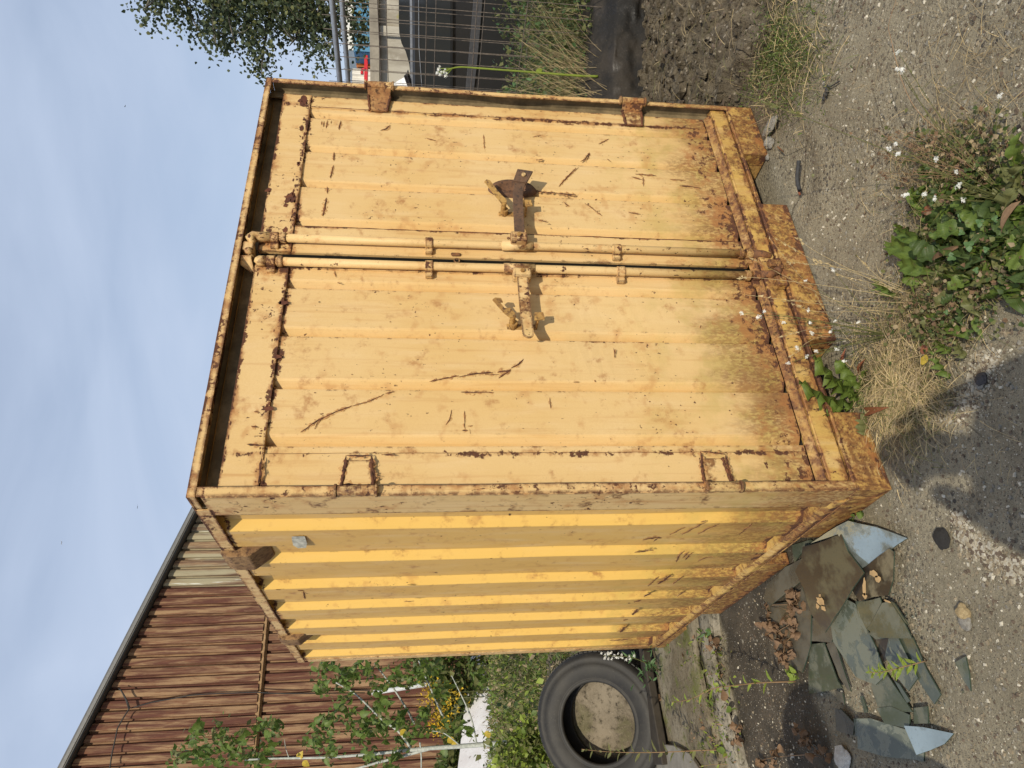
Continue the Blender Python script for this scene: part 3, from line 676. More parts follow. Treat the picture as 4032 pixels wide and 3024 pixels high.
# chips and gouges on the left side sheet
b = MB(); oS = ((700,1700), .6028); o1b = ((2400,1850), .5425)
sp_ = lambda px, py: side(px, py, .0035)
for w_, o_, pts in ((.006,oS,[(640,1030),(672,1032)]), (.006,oS,[(785,1036),(825,1040)]), (.003,oS,[(820,1045),(830,1092)]), (.005,oS,[(1480,1110),(1545,1106)]), (.003,oS,[(1500,998),(1555,1002)]), (.003,oS,[(860,517),(960,510),(1000,500)]), (.004,oS,[(1180,492),(1280,490),(1370,498)]), (.004,oS,[(510,490),(545,492)]), (.002,oS,[(530,490),(540,525)]),
                    (.007,o1b,[(240,510),(320,495),(380,492)]), (.004,o1b,[(320,520),(350,495)]), (.006,o1b,[(180,600),(320,585)]), (.003,o1b,[(437,472),(500,440),(545,418)]), (.003,o1b,[(525,470),(620,420),(700,380)]), (.0025,o1b,[(640,468),(720,425),(800,392)]), (.003,o1b,[(485,670),(500,630),(535,595)]), (.003,o1b,[(530,640),(570,600)]), (.003,o1b,[(548,655),(600,600)]), (.003,o1b,[(640,665),(690,640),(750,630)]),
                    (.009,o1b,[(350,830),(400,800),(440,765)]), (.003,o1b,[(280,845),(350,780)]), (.003,o1b,[(460,830),(530,775)]), (.008,o1b,[(250,920),(300,895)]), (.009,o1b,[(180,962),(230,945)]), (.009,o1b,[(165,1055),(205,1010)]), (.007,o1b,[(95,1095),(130,1085)]), (.010,o1b,[(80,1180),(110,1140)]), (.012,o1b,[(0,1240),(80,1235),(150,1225)]), (.004,o1b,[(490,920),(540,885)]),
                    (.004,o1b,[(425,250),(520,238)]), (.004,o1b,[(530,215),(640,205)]), (.005,o1b,[(820,245),(870,240)]), (.003,o1b,[(940,470),(1040,390)]), (.006,o1b,[(660,380),(700,378)])):
    mark(b, Z(*o_, pts), w_, plane=sp_)
o = b.build('rust_scratch', M['scratch'], box_t, recalc=False); tag(o, kind='stuff')
tag(HB.build('rust_bleed', HALO, box_t, recalc=False), kind='stuff')
# torn sticker
p = side(700+795*.6028, 1700+705*.6028, .003)
b = MB(); b.add([(p.x, p.y-.045, p.z+.030), (p.x, p.y-.045, p.z-.030), (p.x-.012, p.y+.02, p.z-.034), (p.x-.022, p.y+.055, p.z-.026), (p.x-.022, p.y+.058, p.z+.012), (p.x-.012, p.y+.045, p.z+.034), (p.x-.004, p.y+.0, p.z+.034)], [(0,1,2,6),(2,3,4,5,6)])
o = b.build('torn_sticker', simple('peeling foil', (.46,.44,.36), .5, .3, .3, 60), box_t, recalc=False); o.scale = (1,1,1)
for v_ in o.data.vertices: v_.co = p + (v_.co-p)*.72
tag(o, 'half peeled pale sticker near the top of the left side')

# ================================================================== background, left: the shed
def shedmat(name, pale):
    a = NT(name); P = a.pos(); r_ = a.rnd()
    off = a.n('ShaderNodeVectorMath', operation='ADD'); a.l(P, off.inputs[0])
    cmb = a.n('ShaderNodeCombineXYZ'); a.l(a.math('MULTIPLY', r_, 37.0), cmb.inputs[0]); a.l(a.math('MULTIPLY', r_, 11.0), cmb.inputs[2]); a.l(cmb.outputs[0], off.inputs[1])
    mp_ = a.n('ShaderNodeMapping'); mp_.inputs['Scale'].default_value = (6.5, 6.5, .50); a.l(off.outputs[0], mp_.inputs['Vector'])
    n1 = a.noise(mp_.outputs[0], 1.3, 7, .68, .4)
    mp2 = a.n('ShaderNodeMapping'); mp2.inputs['Scale'].default_value = (10, 10, 1.1); a.l(off.outputs[0], mp2.inputs['Vector'])
    n2 = a.noise(mp2.outputs[0], 2.4, 6, .7)
    c = a.mix(a.map(n1, .38, .58), (.30,.19,.105), (.100,.040,.028))
    c = a.mix(a.map(n2, .50, .66, 0, .8), c, (.16,.068,.038))
    c = a.mix(a.map(n2, .36, .24, 0, .7), c, (.36,.27,.16))
    if pale:
        c = a.mix(a.map(a.noise(mp_.outputs[0], .9, 5, .6), .42, .60, .15, .85), c, (.36,.33,.22))
        c = a.mix(a.map(a.noise(mp_.outputs[0], 2.0, 5, .6), .62, .72), c, (.62,.62,.56))
    a.base(c); a.rough(.8); a.spec(.2); return a.m
SM, SMP = shedmat('rusted corrugated sheet', False), shedmat('part rusted galvanised sheet', True)
h = Vector((.98956, -.14388, 0)).normalized(); nrm = Vector((h.y, -h.x, 0))      # nrm points to the camera
W0 = dep(1043, 2462, 16)
def wall(px, py, off=0.0):          # photo pixel on the shed's wall plane, off metres in front of it
    r_ = ray(px, py); o = W0 + nrm*off; t = (o-CAM).dot(nrm)/r_.dot(nrm); p = CAM + r_*t
    return (p-W0).dot(h), p.z
uA, zA = wall(776, 2056); uB, zB = wall(288, 3018)
rise = (zB-zA)/(uB-uA)
def rake(u): return zA + rise*(u-uA)
uL0, zL0 = wall(1043, 2462); uL1, zL1 = wall(1006, 2916)
zmid = (zL0+zL1)/2
shed = thing('rusty_shed', W0 - Vector((0,0,W0.z)) + h*(-3), 'tall shed clad in rusty brown corrugated sheets behind the container', 'building')
PITCH = .205
def uz(u, z, off): p = W0 + h*u + nrm*off; return Vector((p.x, p.y, z))
umin, umax = -9.0, 5.3
nsh = int((umax-umin)/(PITCH*4)); k_ = 0
for tier in (0, 1):
    for i in range(nsh+1):
        u0 = umin + i*PITCH*4; u1 = u0 + PITCH*4
        b = MB(); us = []
        for q in range(4):
            us += [(u0+PITCH*(q+.04), 0), (u0+PITCH*(q+.20), 0), (u0+PITCH*(q+.27), .075), (u0+PITCH*(q+.60), .085), (u0+PITCH*(q+.93), .075)]
        us.append((u1+.02, 0))
        jit = random.uniform(-.03, .03); o0 = (.10 if tier == 0 else 0) + random.uniform(0, .012)
        vs = []
        for (u, o_) in us:
            zt = (rake(u)-.03) if tier == 0 else zmid+.1
            zb = zmid+jit+.02*0 if tier == 0 else 0.1
            if tier == 0 and zt < zb: zt = zb+.01
            vs += [uz(u, zb, o0+o_), uz(u, (zb+zt)/2, o0+o_+random.uniform(-.006,.006)), uz(u, zt, o0+o_)]
        n = len(us); fs = [(3*j+k, 3*j+3+k, 3*j+4+k, 3*j+1+k) for j in range(n-1) for k in (0, 1)]
        b.add(vs, fs)
        pale = tier == 0 and u0 > wall(700, 2430)[0]-.2
        b.build('sheet', SMP if pale else SM, shed, recalc=False)
b = MB(); p0, p1 = uz(umin, zmid-.02, .16), uz(umax, zmid-.02, .16)
b.prism([p0, uz(umin, zmid-.06, .17), uz(umin, zmid-.10, .10), uz(umin, zmid+.03, .10)], p1-p0)
b.build('flashing', rustmat('flashing rust', (.22,.13,.06), (.34,.22,.11), (.12,.06,.03)), shed)
b = MB()
for dz, o0, o1, t in ((.0, .02, .34, .09), (.09, .0, .40, .05)):
    q = [uz(umin, rake(umin)+dz, o0), uz(umin, rake(umin)+dz, o1), uz(umin, rake(umin)+dz+t, o1), uz(umin, rake(umin)+dz+t, o0)]
    b.prism(q, uz(umax, rake(umax)+dz, o0)-q[0])
b.build('verge_trim', simple('dark grey trim', (.10,.10,.10), .6), shed)
b = MB(); q = [uz(umin, rake(umin)+.01, .42), uz(umin, rake(umin)+.01, .46), uz(umin, rake(umin)+.07, .46), uz(umin, rake(umin)+.07, .42)]
b.prism(q, uz(umax, rake(umax)+.03, .42)-q[0]); b.build('verge_trim', simple('light grey trim', (.16,.16,.155), .5), shed)
b = MB(); q = [uz(umin, 0, -.05), uz(umin, 0, -8), uz(umin, rake(umin), -8), uz(umin, rake(umin), -.05)]
b.add([uz(umin, 0, -.1), uz(umax, 0, -.1), uz(umax, rake(umax), -.1), uz(umin, rake(umin), -.1), uz(umin, 0, -9), uz(umax, 0, -9), uz(umax, rake(umax), -9), uz(umin, rake(umin), -9)],
      [(0,1,2,3), (5,4,7,6), (1,5,6,2), (4,0,3,7), (3,2,6,7)])
b.build('wall', SM, shed)
# cables on the shed: one stringy lead along the top, one running down
def wp(px, py, off=.35):
    u, z = wall(px, py, off); return uz(u, z, off)
oW = ((0,2400), .4973); CB = simple('black cable', (.03,.027,.025), .6)
b = MB(); pts = [wp(*q) for q in Z(*oW, [(870,1255),(885,1150),(905,1060),(930,940),(975,860),(1020,790),(1000,720),(960,640),(940,625)])]
pts = [wp(*q) for q in Z(*oW, [(850,1330)])] + pts
b.tube(pts, .014, 6); b.tube([wp(*q) for q in Z(*oW, [(1030,785),(1010,730),(985,680),(950,630)])], .012, 6)
tag(b.build('hanging_cable', CB, None, smooth=True), 'black cable drooping along the top of the rusty shed', 'cable')
b = MB(); b.tube([wp(q[0], q[1], .28) for q in Z(*oW, [(1040,780),(1110,760),(1200,735),(1330,712),(1500,680),(1650,668),(2030,655),(2110,660),(2250,665)])] + [wp(1100+620*.5425, 2400+605*.5425, .22)], .012, 6)
tag(b.build('wall_cable', CB, None, smooth=True), 'thin cable clipped down the rusty shed wall to a pale pipe', 'cable')
b = MB(); b.tube([wp(1100+670*.5425, 2400+605*.5425, .2), wp(1100+1060*.5425, 2400+545*.5425, .2), wp(1100+1300*.5425, 2400+500*.5425, .2)], .05, 10)
tag(b.build('wall_pipe', simple('grey conduit', (.50,.52,.52), .45), None, smooth=True), 'pale grey pipe at the foot of the rusty shed wall', 'pipe')

# white painted concrete wedge
b = MB()
oB = ((1100,2400), .5425)
def vpt(px, py, d): return dep(px, py, d)
a0 = gnd(1100+1490*.5425, 2400+320*.5425, .12); a0 = gnd(1900, 2560, .10); a1 = gnd(1990, 3040, .10)
def above(p, px):       # the point straight over p seen at image column px
    d = (p-CAM).dot(fwd); r_ = ray(px, 1512 - (p-CAM).dot(rt)/d*FPX); return Vector((p.x, p.y, (CAM + r_*d).z))
e = (a1-a0).normalized(); back = Vector((-e.y, e.x, 0)); back = -back if back.dot(fwd) < 0 else back
t0, t1 = above(a0, 1848), above(a1, 1768)
b1_ = a1 + e*1.2; t2 = t1 + e*1.2 + Vector((0,0,.10)); a_1 = a0 - e*1.5; t_1 = t0 - e*1.5 - Vector((0,0,.15))
n = 24; vs = []
for i in range(n+1):
    q = i/n; p = a_1.lerp(b1_, q); t = (t_1.lerp(t0, q/.25) if q < .25 else t0.lerp(t2, (q-.25)/.75))
    t = t + Vector((0,0,.015*mn.noise(Vector((i*.7,0,0)))))
    vs += [p-Vector((0,0,.03)), t + back*(.10+.75*(t.z-p.z)), t + back*(.6+.75*(t.z-p.z)), p + back*.60-Vector((0,0,.03))]
b.add(vs, [(i*4+j, i*4+(j+1)%4, i*4+4+(j+1)%4, i*4+4+j) for i in range(n) for j in range(4)] + [(3,2,1,0), (n*4,n*4+1,n*4+2,n*4+3)])
a = NT('white limewash on concrete'); P = a.pos()
c = a.mix(a.map(a.noise(P, 2.5, 6, .7), .35, .7), (.86,.84,.82), (.74,.70,.68)); c = a.mix(a.map(a.noise(a.pos((1,1,.35)), 9, 5, .6), .60, .68), c, (.28,.24,.20))
a.base(c); a.rough(.85)
tag(b.build('concrete_wedge', a.m), 'low white painted concrete wedge wall in front of the rusty shed', 'wall')

# ================================================================== background, right
GREY = simple('galvanised tube', (.36,.37,.38), .42, .6, .12, 20)
WIRE = simple('rusty galvanised wire', (.20,.165,.135), .6, .4, .3, 60)
def fence(dA, zt, xa, xb, hx, vert0, dv, label, off):
    # top tube through two photo points at height zt
    pa = gnd(xa, -260, zt) if False else pln(xa, 0, 2, zt); pb = pln(xb, 330, 2, zt)
    dr_ = (pb-pa).normalized(); t = thing('mesh_fence', (pb.x, pb.y, 0), label, 'fence', 'temporary mesh fence panels')
    A_ = pa - dr_*1.6; B_ = pb + dr_*1.2
    b = MB(); b.tube([A_, B_], .021, 10); b.build('top_tube', GREY, t, smooth=True)
    b = MB(); b.tube([A_-Vector((0,0,zt-.15)), B_-Vector((0,0,zt-.15))], .021, 10); b.build('bottom_tube', GREY, t, smooth=True)
    for e_ in (A_, B_):
        b = MB(); b.tube([e_, e_-Vector((0,0,zt))], .021, 10); b.build('post', GREY, t, smooth=True)
    L = (B_-A_).length
    for px in hx:
        q = pln(1250+px*.3617, 300, 0, 0); d_ = (pb-CAM).dot(fwd); z = (CAM + ray(1250+px*.3617, 330)*d_).z
        b = MB(); b.tube([A_ + Vector((0,0,z-zt)), B_ + Vector((0,0,z-zt))], .0035, 5); b.build('wire', WIRE, t)
    k = vert0
    while k < L:
        p = A_ + dr_*k; b = MB(); b.tube([p + Vector((0,0,.03+.05*off)), p - Vector((0,0,zt-.15))], .0027, 5); b.build('wire', WIRE, t); k += dv
fence(5, 2.2, 1307, 1339, (690, 1175, 1680, 2190), .03, .105, 'nearer wire mesh fence panel beside the container', 1)
fence(6, 2.2, 1346, 1372, (770, 1270, 1760, 2250), .07, .105, 'farther wire mesh fence panel behind the first', 0)

# grey precast wall with a flat cap
def bgpt(px, py, d): return dep(px, py, d)
t = thing('concrete_wall', dep(1480, 150, 10.2), 'grey precast concrete wall with a flat cap beyond the fence', 'wall')
pa, pb = dep(1462, -500, 9.6), dep(1462, 420, 10.8); pa.z = pb.z = dep(1462, 150, 10.2).z
e = (pb-pa).normalized(); nb = Vector((-e.y, e.x, 0)); nb = nb if nb.dot(fwd) > 0 else -nb; Lw = (pb-pa).length; zc = pa.z
a = NT('stained precast concrete'); P = a.pos(); st = a.noise(a.pos((2.2,2.2,.5)), 2, 6, .65)
c = a.mix(a.map(st, .35, .65), (.46,.43,.36), (.28,.25,.20)); c = a.mix(a.map(a.noise(P, 3, 5, .6), .55, .72), c, (.56,.53,.46)); c = a.mix(a.map(a.noise(P, 2.1, 3), .66, .72), c, (.30,.28,.06)); a.base(c); a.rough(.9); CW = a.m
k = 0
while k*1.9 < Lw:
    b = MB(); q = pa + e*(k*1.9+.05); 
    v = [q+Vector((0,0,-3.2)), q+e*1.80+Vector((0,0,-3.2)), q+e*1.80+Vector((0,0,-.10)), q+Vector((0,0,-.10))]
    b.prism(v, nb*.12); b.build('panel', CW, t)
    q = pa + e*(k*1.9-.07)
    b = MB(); b.prism([q-nb*.06+Vector((0,0,-3.2)), q-nb*.06+e*.13+Vector((0,0,-3.2)), q-nb*.06+e*.13+Vector((0,0,-.10)), q-nb*.06+Vector((0,0,-.10))], nb*.2); b.build('post', CW, t)
    k += 1
b = MB(); b.prism([pa-nb*.14+Vector((0,0,-.099)), pa+nb*.26+Vector((0,0,-.099)), pa+nb*.26+Vector((0,0,.03)), pa-nb*.14+Vector((0,0,.03))], e*Lw); b.build('cap', simple('wall cap', (.28,.25,.20), .9, 0, .3, 3), t)

def boxbuilding(name, X0, X1, Y0, Y1, d, depth, mt, ribs, label, cat, roof=None, ribm=None):
    t = thing(name, dep((X0+X1)/2, (Y0+Y1)/2, d), label, cat)
    tl = dep(X0, Y1, d); trr = dep(X0, Y0, d); tl.z = trr.z = (tl.z+trr.z)/2; zb = 0
    e = (trr-tl); Lb = e.length; e.normalize(); nb = Vector((-e.y, e.x, 0)); nb = nb if nb.dot(fwd) > 0 else -nb
    b = MB(); pz = []
    n = max(6, int(Lb/ribs)); vs = []
    for i in range(n*4):
        u = i/4*Lb/n; o_ = (.0, .0, .07, .07)[i % 4]; p = tl + e*u + nb*o_
        vs += [Vector((p.x, p.y, zb)), p]
    b.add(vs, [(2*i, 2*i+2, 2*i+3, 2*i+1) for i in range(n*4-1)]); b.build('wall', mt, t, recalc=False)
    b = MB(); c0 = Vector((tl.x, tl.y, 0)) + nb*.08
    b.prism([c0, c0+Vector((0,0,tl.z-.01)), c0+nb*depth+Vector((0,0,tl.z-.01)), c0+nb*depth], e*Lb*.995); b.build('body', mt, t)
    if roof:
        b = MB(); b.prism([tl-nb*.1, tl+Vector((0,0,roof[0]))-nb*.1, tl+Vector((0,0,roof[0]))+nb*depth, tl+nb*depth], e*Lb); b.build('roof', roof[1], t)
    return t, tl, e, nb, Lb
BL = simple('blue sheet metal', (.075,.22,.36), .55, 0, .12, 2); WH = simple('off white sheet metal', (.66,.63,.56), .6, 0, .1, 2)
OR = simple('orange brown sheet metal', (.36,.125,.035), .6, 0, .2, 3); RED = simple('red paint', (.55,.02,.03), .4)
boxbuilding('blue_cabin', 1394, 1455, -420, 200, 26, 5, BL, .55, 'bright blue ribbed metal cabin with a white upper part beyond the wall', 'building')
boxbuilding('white_cabin', 1358, 1393, -420, 196, 27.5, 4, WH, .5, 'off white ribbed box standing above the blue cabin', 'building')
boxbuilding('orange_container', 1403, 1447, 196, 262, 27, 5, OR, .5, 'orange brown container partly seen between blue and white cabins', 'shipping container')
boxbuilding('pale_container', 1386, 1436, 264, 420, 25, 5, WH, .5, 'cream ribbed container end showing just right of the yellow container', 'shipping container')
b = MB(); p0, p1 = dep(1441, 217, 22), dep(1441, 420, 22); p1.z = p0.z
b.prism([p0+Vector((0,0,-.05)), p0+Vector((0,0,.05)), p0+fwd*.1+Vector((0,0,.05)), p0+fwd*.1+Vector((0,0,-.05))], p1-p0)
b.tube([dep(1426,292,22), dep(1426,275,22), dep(1437,272,22)], .05, 6)
tag(b.build('red_beam', RED), 'bright red metal beam above the grey concrete wall', 'beam')

# dark vehicle behind the fence
t = thing('parked_van', (dep(1750, 150, 7.4).x, dep(1750, 150, 7.4).y, 0), 'dark grey van with a curved glassy top parked behind the mesh fence', 'van')
VB = NT('dark van paint'); VB.base((.020,.020,.021)); VB.rough(.28); VB.spec(.5); VB.b.inputs['Coat Weight'].default_value = .4; VB = VB.m
VG = NT('tinted glass'); VG.base((.022,.026,.030)); VG.rough(.06); VG.spec(.8); VG = VG.m
VS = simple('silver trim', (.34,.36,.40), .35, .6)
D_ = 7.0
o_v = dep(1620, 420, D_+.5); ev = (dep(1620, -300, D_-.3) - o_v); ev.z = 0; ev.normalize(); nv = Vector((-ev.y, ev.x, 0)); nv = nv if nv.dot(fwd) > 0 else -nv
def vv(px, py, off=0): # pixel on the van's near side plane
    r_ = ray(px, py); o = o_v + nv*off; q = (o-CAM).dot(nv)/r_.dot(nv); return CAM + r_*q
zbelt = vv(1620, 200).z
def prof_van(pts, m_, nm, o0, thick, **k):
    b = MB(); b.prism([vv(p[0], p[1], o0) for p in pts], nv*thick); return b.build(nm, m_, t, **k)
z5 = ((1250,0), .3617)
top = [(1015,-900),(900,-700),(885,-350),(885,0),(885,250),(890,360),(915,470),(960,560),(1000,700),(1010,820),(1025,1100)]
prof_van(Z(*z5, top + [(1045,1100),(1040,700),(1030,0),(1025,-900)]), VG, 'windscreen', .25, 1.2)
prof_van(Z(*z5, [(1000,-950),(1005,0),(1010,700),(1018,1110),(1042,1110),(1036,700),(1030,0),(1026,-950)]), VS, 'roof_trim', .16, .12)
prof_van(Z(*z5, [(1028,-980),(1034,0),(1040,700),(1044,1140),(2500,1140),(2500,-980)]), VB, 'body', .12, 1.7, bev=.02)
prof_van(Z(*z5, [(1110,-760),(1110,0),(1112,500),(1150,1050),(1455,1050),(1455,-760)]), VG, 'side_window', .10, .03, bev=.004)
prof_van(Z(*z5, [(1098,-780),(1098,0),(1100,500),(1142,1080),(1150,1080),(1108,500),(1106,0),(1106,-780)]), VS, 'window_trim', .092, .03)
prof_van(Z(*z5, [(1456,-780),(1456,1080),(1472,1080),(1472,-780)]), simple('black moulding', (.010,.010,.010), .5), 'door_moulding', .08, .05)
prof_van(Z(*z5, [(1712,-780),(1700,0),(1640,700),(1600,1100),(1690,1100),(1740,700),(1800,0),(1830,-780)]), simple('grey door panel', (.060,.060,.064), .35), 'lower_panel', .095, .04, bev=.004)
for u_ in (.9, 3.4):
    c = o_v + ev*u_ + nv*.30; b = MB(); b.tube([Vector((c.x, c.y, .34)), Vector((c.x, c.y, .34)) + nv*.2], .33, 24); b.build('wheel', M['dark'], t, smooth=False)
b = MB(); b.prism([dep(1250+p[0]*.3617, p[1]*.3617, 8.9) for p in ((1012,800),(1015,960),(820,945),(800,960),(790,930),(880,870),(970,820))], fwd*.7)
t2 = tag(b.build('white_car', simple('white car paint', (.78,.78,.78), .3), None, bev=.02), 'sliver of a white car between the container and dark van', 'car')
b = MB(); b.prism([dep(1250+p[0]*.3617, p[1]*.3617, 7.2) for p in ((985,745),(995,835),(960,832),(935,835),(940,815),(965,800))], fwd*.25)
tag(b.build('mirror', simple('black mirror', (.015,.012,.010), .4), None, bev=.01), 'black wing mirror just above the silver strip of the van', 'mirror'); 

# soil bank
def meshgrid(name, fn, nu, nv_, m_, kind=None, closed=False):
    vs = [fn(i/nu, j/nv_) for j in range(nv_+1) for i in range(nu+1)]
    b = MB(); b.add(vs, [(j*(nu+1)+i, j*(nu+1)+i+1, (j+1)*(nu+1)+i+1, (j+1)*(nu+1)+i) for j in range(nv_) for i in range(nu)])
    o = b.build(name, m_, None, smooth=True, recalc=False)
    if kind: tag(o, kind=kind)
    return o
a = NT('stony soil'); P = a.pos()
c = a.mix(a.map(a.noise(P, 9, 6, .7), .35, .65), (.100,.080,.054), (.190,.158,.110)); c = a.mix(a.map(a.noise(P, 55, 6, .7), .5, .68), c, (.055,.043,.030))
vd = a.vor(P, 45, 'Color'); s_ = a.n('ShaderNodeSeparateColor'); a.l(vd, s_.inputs[0]); dd_ = a.vor(P, 45, 'Distance')
c = a.mix(a.math('MULTIPLY', a.map(dd_, .40, .28), a.map(s_.outputs[0], .80, .84)), c, (.34,.29,.22))
a.base(c); a.rough(.95); a.spec(.15); a.bump(a.math('ADD', a.noise(P, 60, 7, .75), a.math('MULTIPLY', a.noise(P, 16, 5), 1.5)), 1.0, .02); M['soil'] = a.m
def bank(u, v):
    x = 2.04 + u*3.4; y = -.55 + v*2.1 - u*.55
    e_ = sstep(0, .16, v)*sstep(1, .9, v)*sstep(0, .03, u)
    q = Vector((x*2.2, y*2.2, 0)); n1 = mn.noise(q)*.06; c1 = mn.cell(Vector((x*13, y*13, 0)))*.030 + mn.cell(Vector((x*26+3, y*26, 0)))*.022 + mn.noise(Vector((x*22, y*22, 1)))*.022
    hgt = e_*(.035 + .10*sstep(0,.3,v)*sstep(.75,.45,v) + .7*n1 + c1*.8)
    return (x, y, gheight(x, y) - .01 + hgt)
tag(meshgrid('soil_bank', bank, 210, 140, M['soil']), kind='structure')

# black plastic sheeting folded over the top of the bank
a = NT('torn black plastic sheet'); P = a.pos(); f = a.noise(P, 6, 6, .6)
c = a.mix(a.map(a.noise(P, 4, 6, .65), .4, .65), (.014,.013,.012), (.034,.028,.022)); c = a.mix(a.map(a.noise(P, 90, 4, .7), .55, .75, 0, .5), c, (.12,.10,.08))
a.base(c); a.rough(a.map(f, .34, .50, .30, .80)); a.spec(.28); a.bump(a.math('ADD', a.noise(P, 14, 6, .6), a.math('MULTIPLY', a.noise(P, 70, 5, .7), .35)), .55, .015)
pl0, pl1 = gnd(2548, 430, .02), gnd(2535, -420, .06)
es = (pl1-pl0); Ls = es.length; es.z = 0; es.normalize(); ns = Vector((-es.y, es.x, 0)); ns = ns if ns.dot(fwd) > 0 else -ns
def sheet(u, v):
    # v: 0 foot, up the near face, over a rounded shoulder, back over the top
    s_ = v; hz = .33 + .05*mn.noise(Vector((u*3,0,0))) + .03*u
    if s_ < .45: o = .02 + .05*s_; z = hz*(s_/.45)*.62
    elif s_ < .60: q = (s_-.45)/.15; o = .045+.10*q; z = hz*(.62+.14*q)
    elif s_ < .8: q = (s_-.60)/.2; o = .145+.10*q; z = hz*(.76+.24*q)
    else: q = (s_-.8)/.2; o = .245+.35*q; z = hz + .03*q
    w1 = mn.noise(Vector((u*7, s_*5, 2)))*.028 + mn.noise(Vector((u*22, s_*9, 4)))*.010
    p = pl0 + es*(u*Ls); p = p + ns*(o+w1)
    return (p.x, p.y, .03 + z + w1*.5)
o = meshgrid('plastic_sheet', sheet, 120, 40, a.m)
md = o.modifiers.new('thick', 'SOLIDIFY'); md.thickness = .004
tag(o, 'torn shiny black plastic sheeting folded on top of the soil bank', 'plastic sheet')

# ================================================================== leaves and plants
def leafmat(name, c, c2=None, tl=.35, rough=.5, spot=None):
    a = NT(name); P = a.pos((1,1,1)); c2 = c2 or tuple(x*.6 for x in c); r_ = a.rnd()
    cc = a.mix(r_, c, c2); cc = a.mix(a.map(a.noise(P, 9, 4), .35, .7, 0, .6), cc, tuple(min(1, x*1.45) for x in c))
    if spot: cc = a.mix(a.map(a.noise(P, 22, 5, .7), .56, .68), cc, spot)
    a.base(cc); a.rough(rough); a.spec(.35)
    t = a.n('ShaderNodeBsdfTranslucent'); a.l(a.mix(.5, cc, tuple(min(1, x*1.7) for x in c)), t.inputs[0])
    ms = a.n('ShaderNodeMixShader'); ms.inputs[0].default_value = tl
    a.l(a.b.outputs[0], ms.inputs[1]); a.l(t.outputs[0], ms.inputs[2]); a.l(ms.outputs[0], a.out.inputs[0]); return a.m
LM = dict(
    dock=leafmat('broad weed leaf', (.125,.175,.032), (.080,.130,.028), spot=None),
    dark=leafmat('dark weed leaf', (.070,.108,.028), (.048,.075,.022)),
    bright=leafmat('bright young leaf', (.25,.31,.05), (.17,.24,.04)),
    olive=leafmat('olive leaf', (.165,.170,.062), (.105,.115,.042)),
    clover=leafmat('clover leaf', (.10,.18,.07), (.07,.14,.05)),
    sap=leafmat('sapling leaf', (.125,.180,.036), (.065,.110,.024)),
    yellow=leafmat('yellowing leaf', (.52,.38,.045), (.40,.30,.05)),
    brown=leafmat('dead leaf', (.20,.125,.072), (.135,.085,.052), tl=.15, rough=.8),
    red=leafmat('reddish leaf', (.26,.085,.05), (.20,.09,.04), tl=.2),
    poplar=leafmat('poplar leaf', (.070,.092,.045), (.036,.052,.026), tl=.25, rough=.62),
    straw=leafmat('dry straw', (.46,.36,.19), (.32,.24,.12), tl=.15, rough=.7),
    straw2=leafmat('grey dry straw', (.30,.235,.14), (.20,.15,.09), tl=.1, rough=.8),
    grass=leafmat('green grass blade', (.085,.12,.030), (.055,.085,.022), tl=.3),
    stem=leafmat('green stem', (.20,.24,.07), (.15,.18,.05), tl=.05),
    rstem=leafmat('reddish stem', (.25,.16,.09), (.20,.13,.07), tl=.05),
    white=leafmat('white petals', (.86,.86,.80), (.78,.80,.72), tl=.2),
    gold=leafmat('goldenrod yellow', (.55,.36,.02), (.42,.28,.02), tl=.2))
def leaf_verts(kind, L=1., W=.3, bend=.25, fold=.18, seed=0, segs=None):
    rr = random.Random(seed); n = segs or {'lance':7,'dock':12,'lobed':15,'ovate':10,'round':6,'curl':9,'poplar':4}[kind]
    vs = []; fs = []
    for i in range(n+1):
        t = i/n
        if kind in ('lance',): w_ = W*math.sin(math.pi*t**.75)**.9*(1-.25*t)
        elif kind == 'dock': w_ = W*(math.sin(math.pi*min(1,t*.93+.06))**.7)*(1+.16*math.sin(i*2.4+seed))*(.35+.65*min(1,t*2.2))
        elif kind == 'lobed': w_ = W*(math.sin(math.pi*(t*.92+.06))**.8)*(.42+.58*abs(math.sin(i*1.57+.3)) if t < .78 else 1)*(.3+.9*t)
        elif kind == 'ovate': w_ = W*(math.sin(math.pi*t**.62))*(1+.13*(i % 2))
        elif kind in ('round','poplar'): w_ = W*(math.sin(math.pi*t**.7))**.8
        else: w_ = W*math.sin(math.pi*t**.8)*(1+.5*rr.uniform(-1,1))
        w_ = max(w_, .006 if i not in (0,n) else .003)
        if kind == 'curl':
            aa = t*4.2+rr.uniform(-.3,.3); x = L*(.34*math.sin(aa)); z = L*(.30*(1-math.cos(aa)))+rr.uniform(-.03,.03)*L; y0 = L*.10*math.sin(t*9+seed)
        else:
            x = L*t*(1-.12*bend*t); z = bend*L*(t-1.35*t*t)*.9; y0 = .03*L*math.sin(t*4+seed)
        f_ = fold*w_ + (W*.10*math.sin(i*1.9+seed) if kind in ('dock','lobed') else 0)
        vs += [(x, y0-w_, z+f_), (x, y0, z), (x, y0+w_, z+f_*.8)]
    for i in range(n): fs += [(3*i, 3*i+3, 3*i+4, 3*i+1), (3*i+1, 3*i+4, 3*i+5, 3*i+2)]
    return vs, fs
def leafmesh(name, m_, kind, **k):
    v, f = leaf_verts(kind, **k); me = bpy.data.meshes.new(name); me.from_pydata(v, [], f)
    me.polygons.foreach_set('use_smooth', [True]*len(me.polygons)); me.materials.append(m_); return me
def orient(p, d, nrm, s=1.0, sy=None):
    d = Vector(d).normalized(); nrm = Vector(nrm); y = nrm.cross(d)
    if y.length < 1e-4: y = d.orthogonal()
    y.normalize(); z = d.cross(y); sy = sy if sy else s
    return Matrix.Translation(p) @ Matrix((d*s, y*sy, z*s)).transposed().to_4x4()
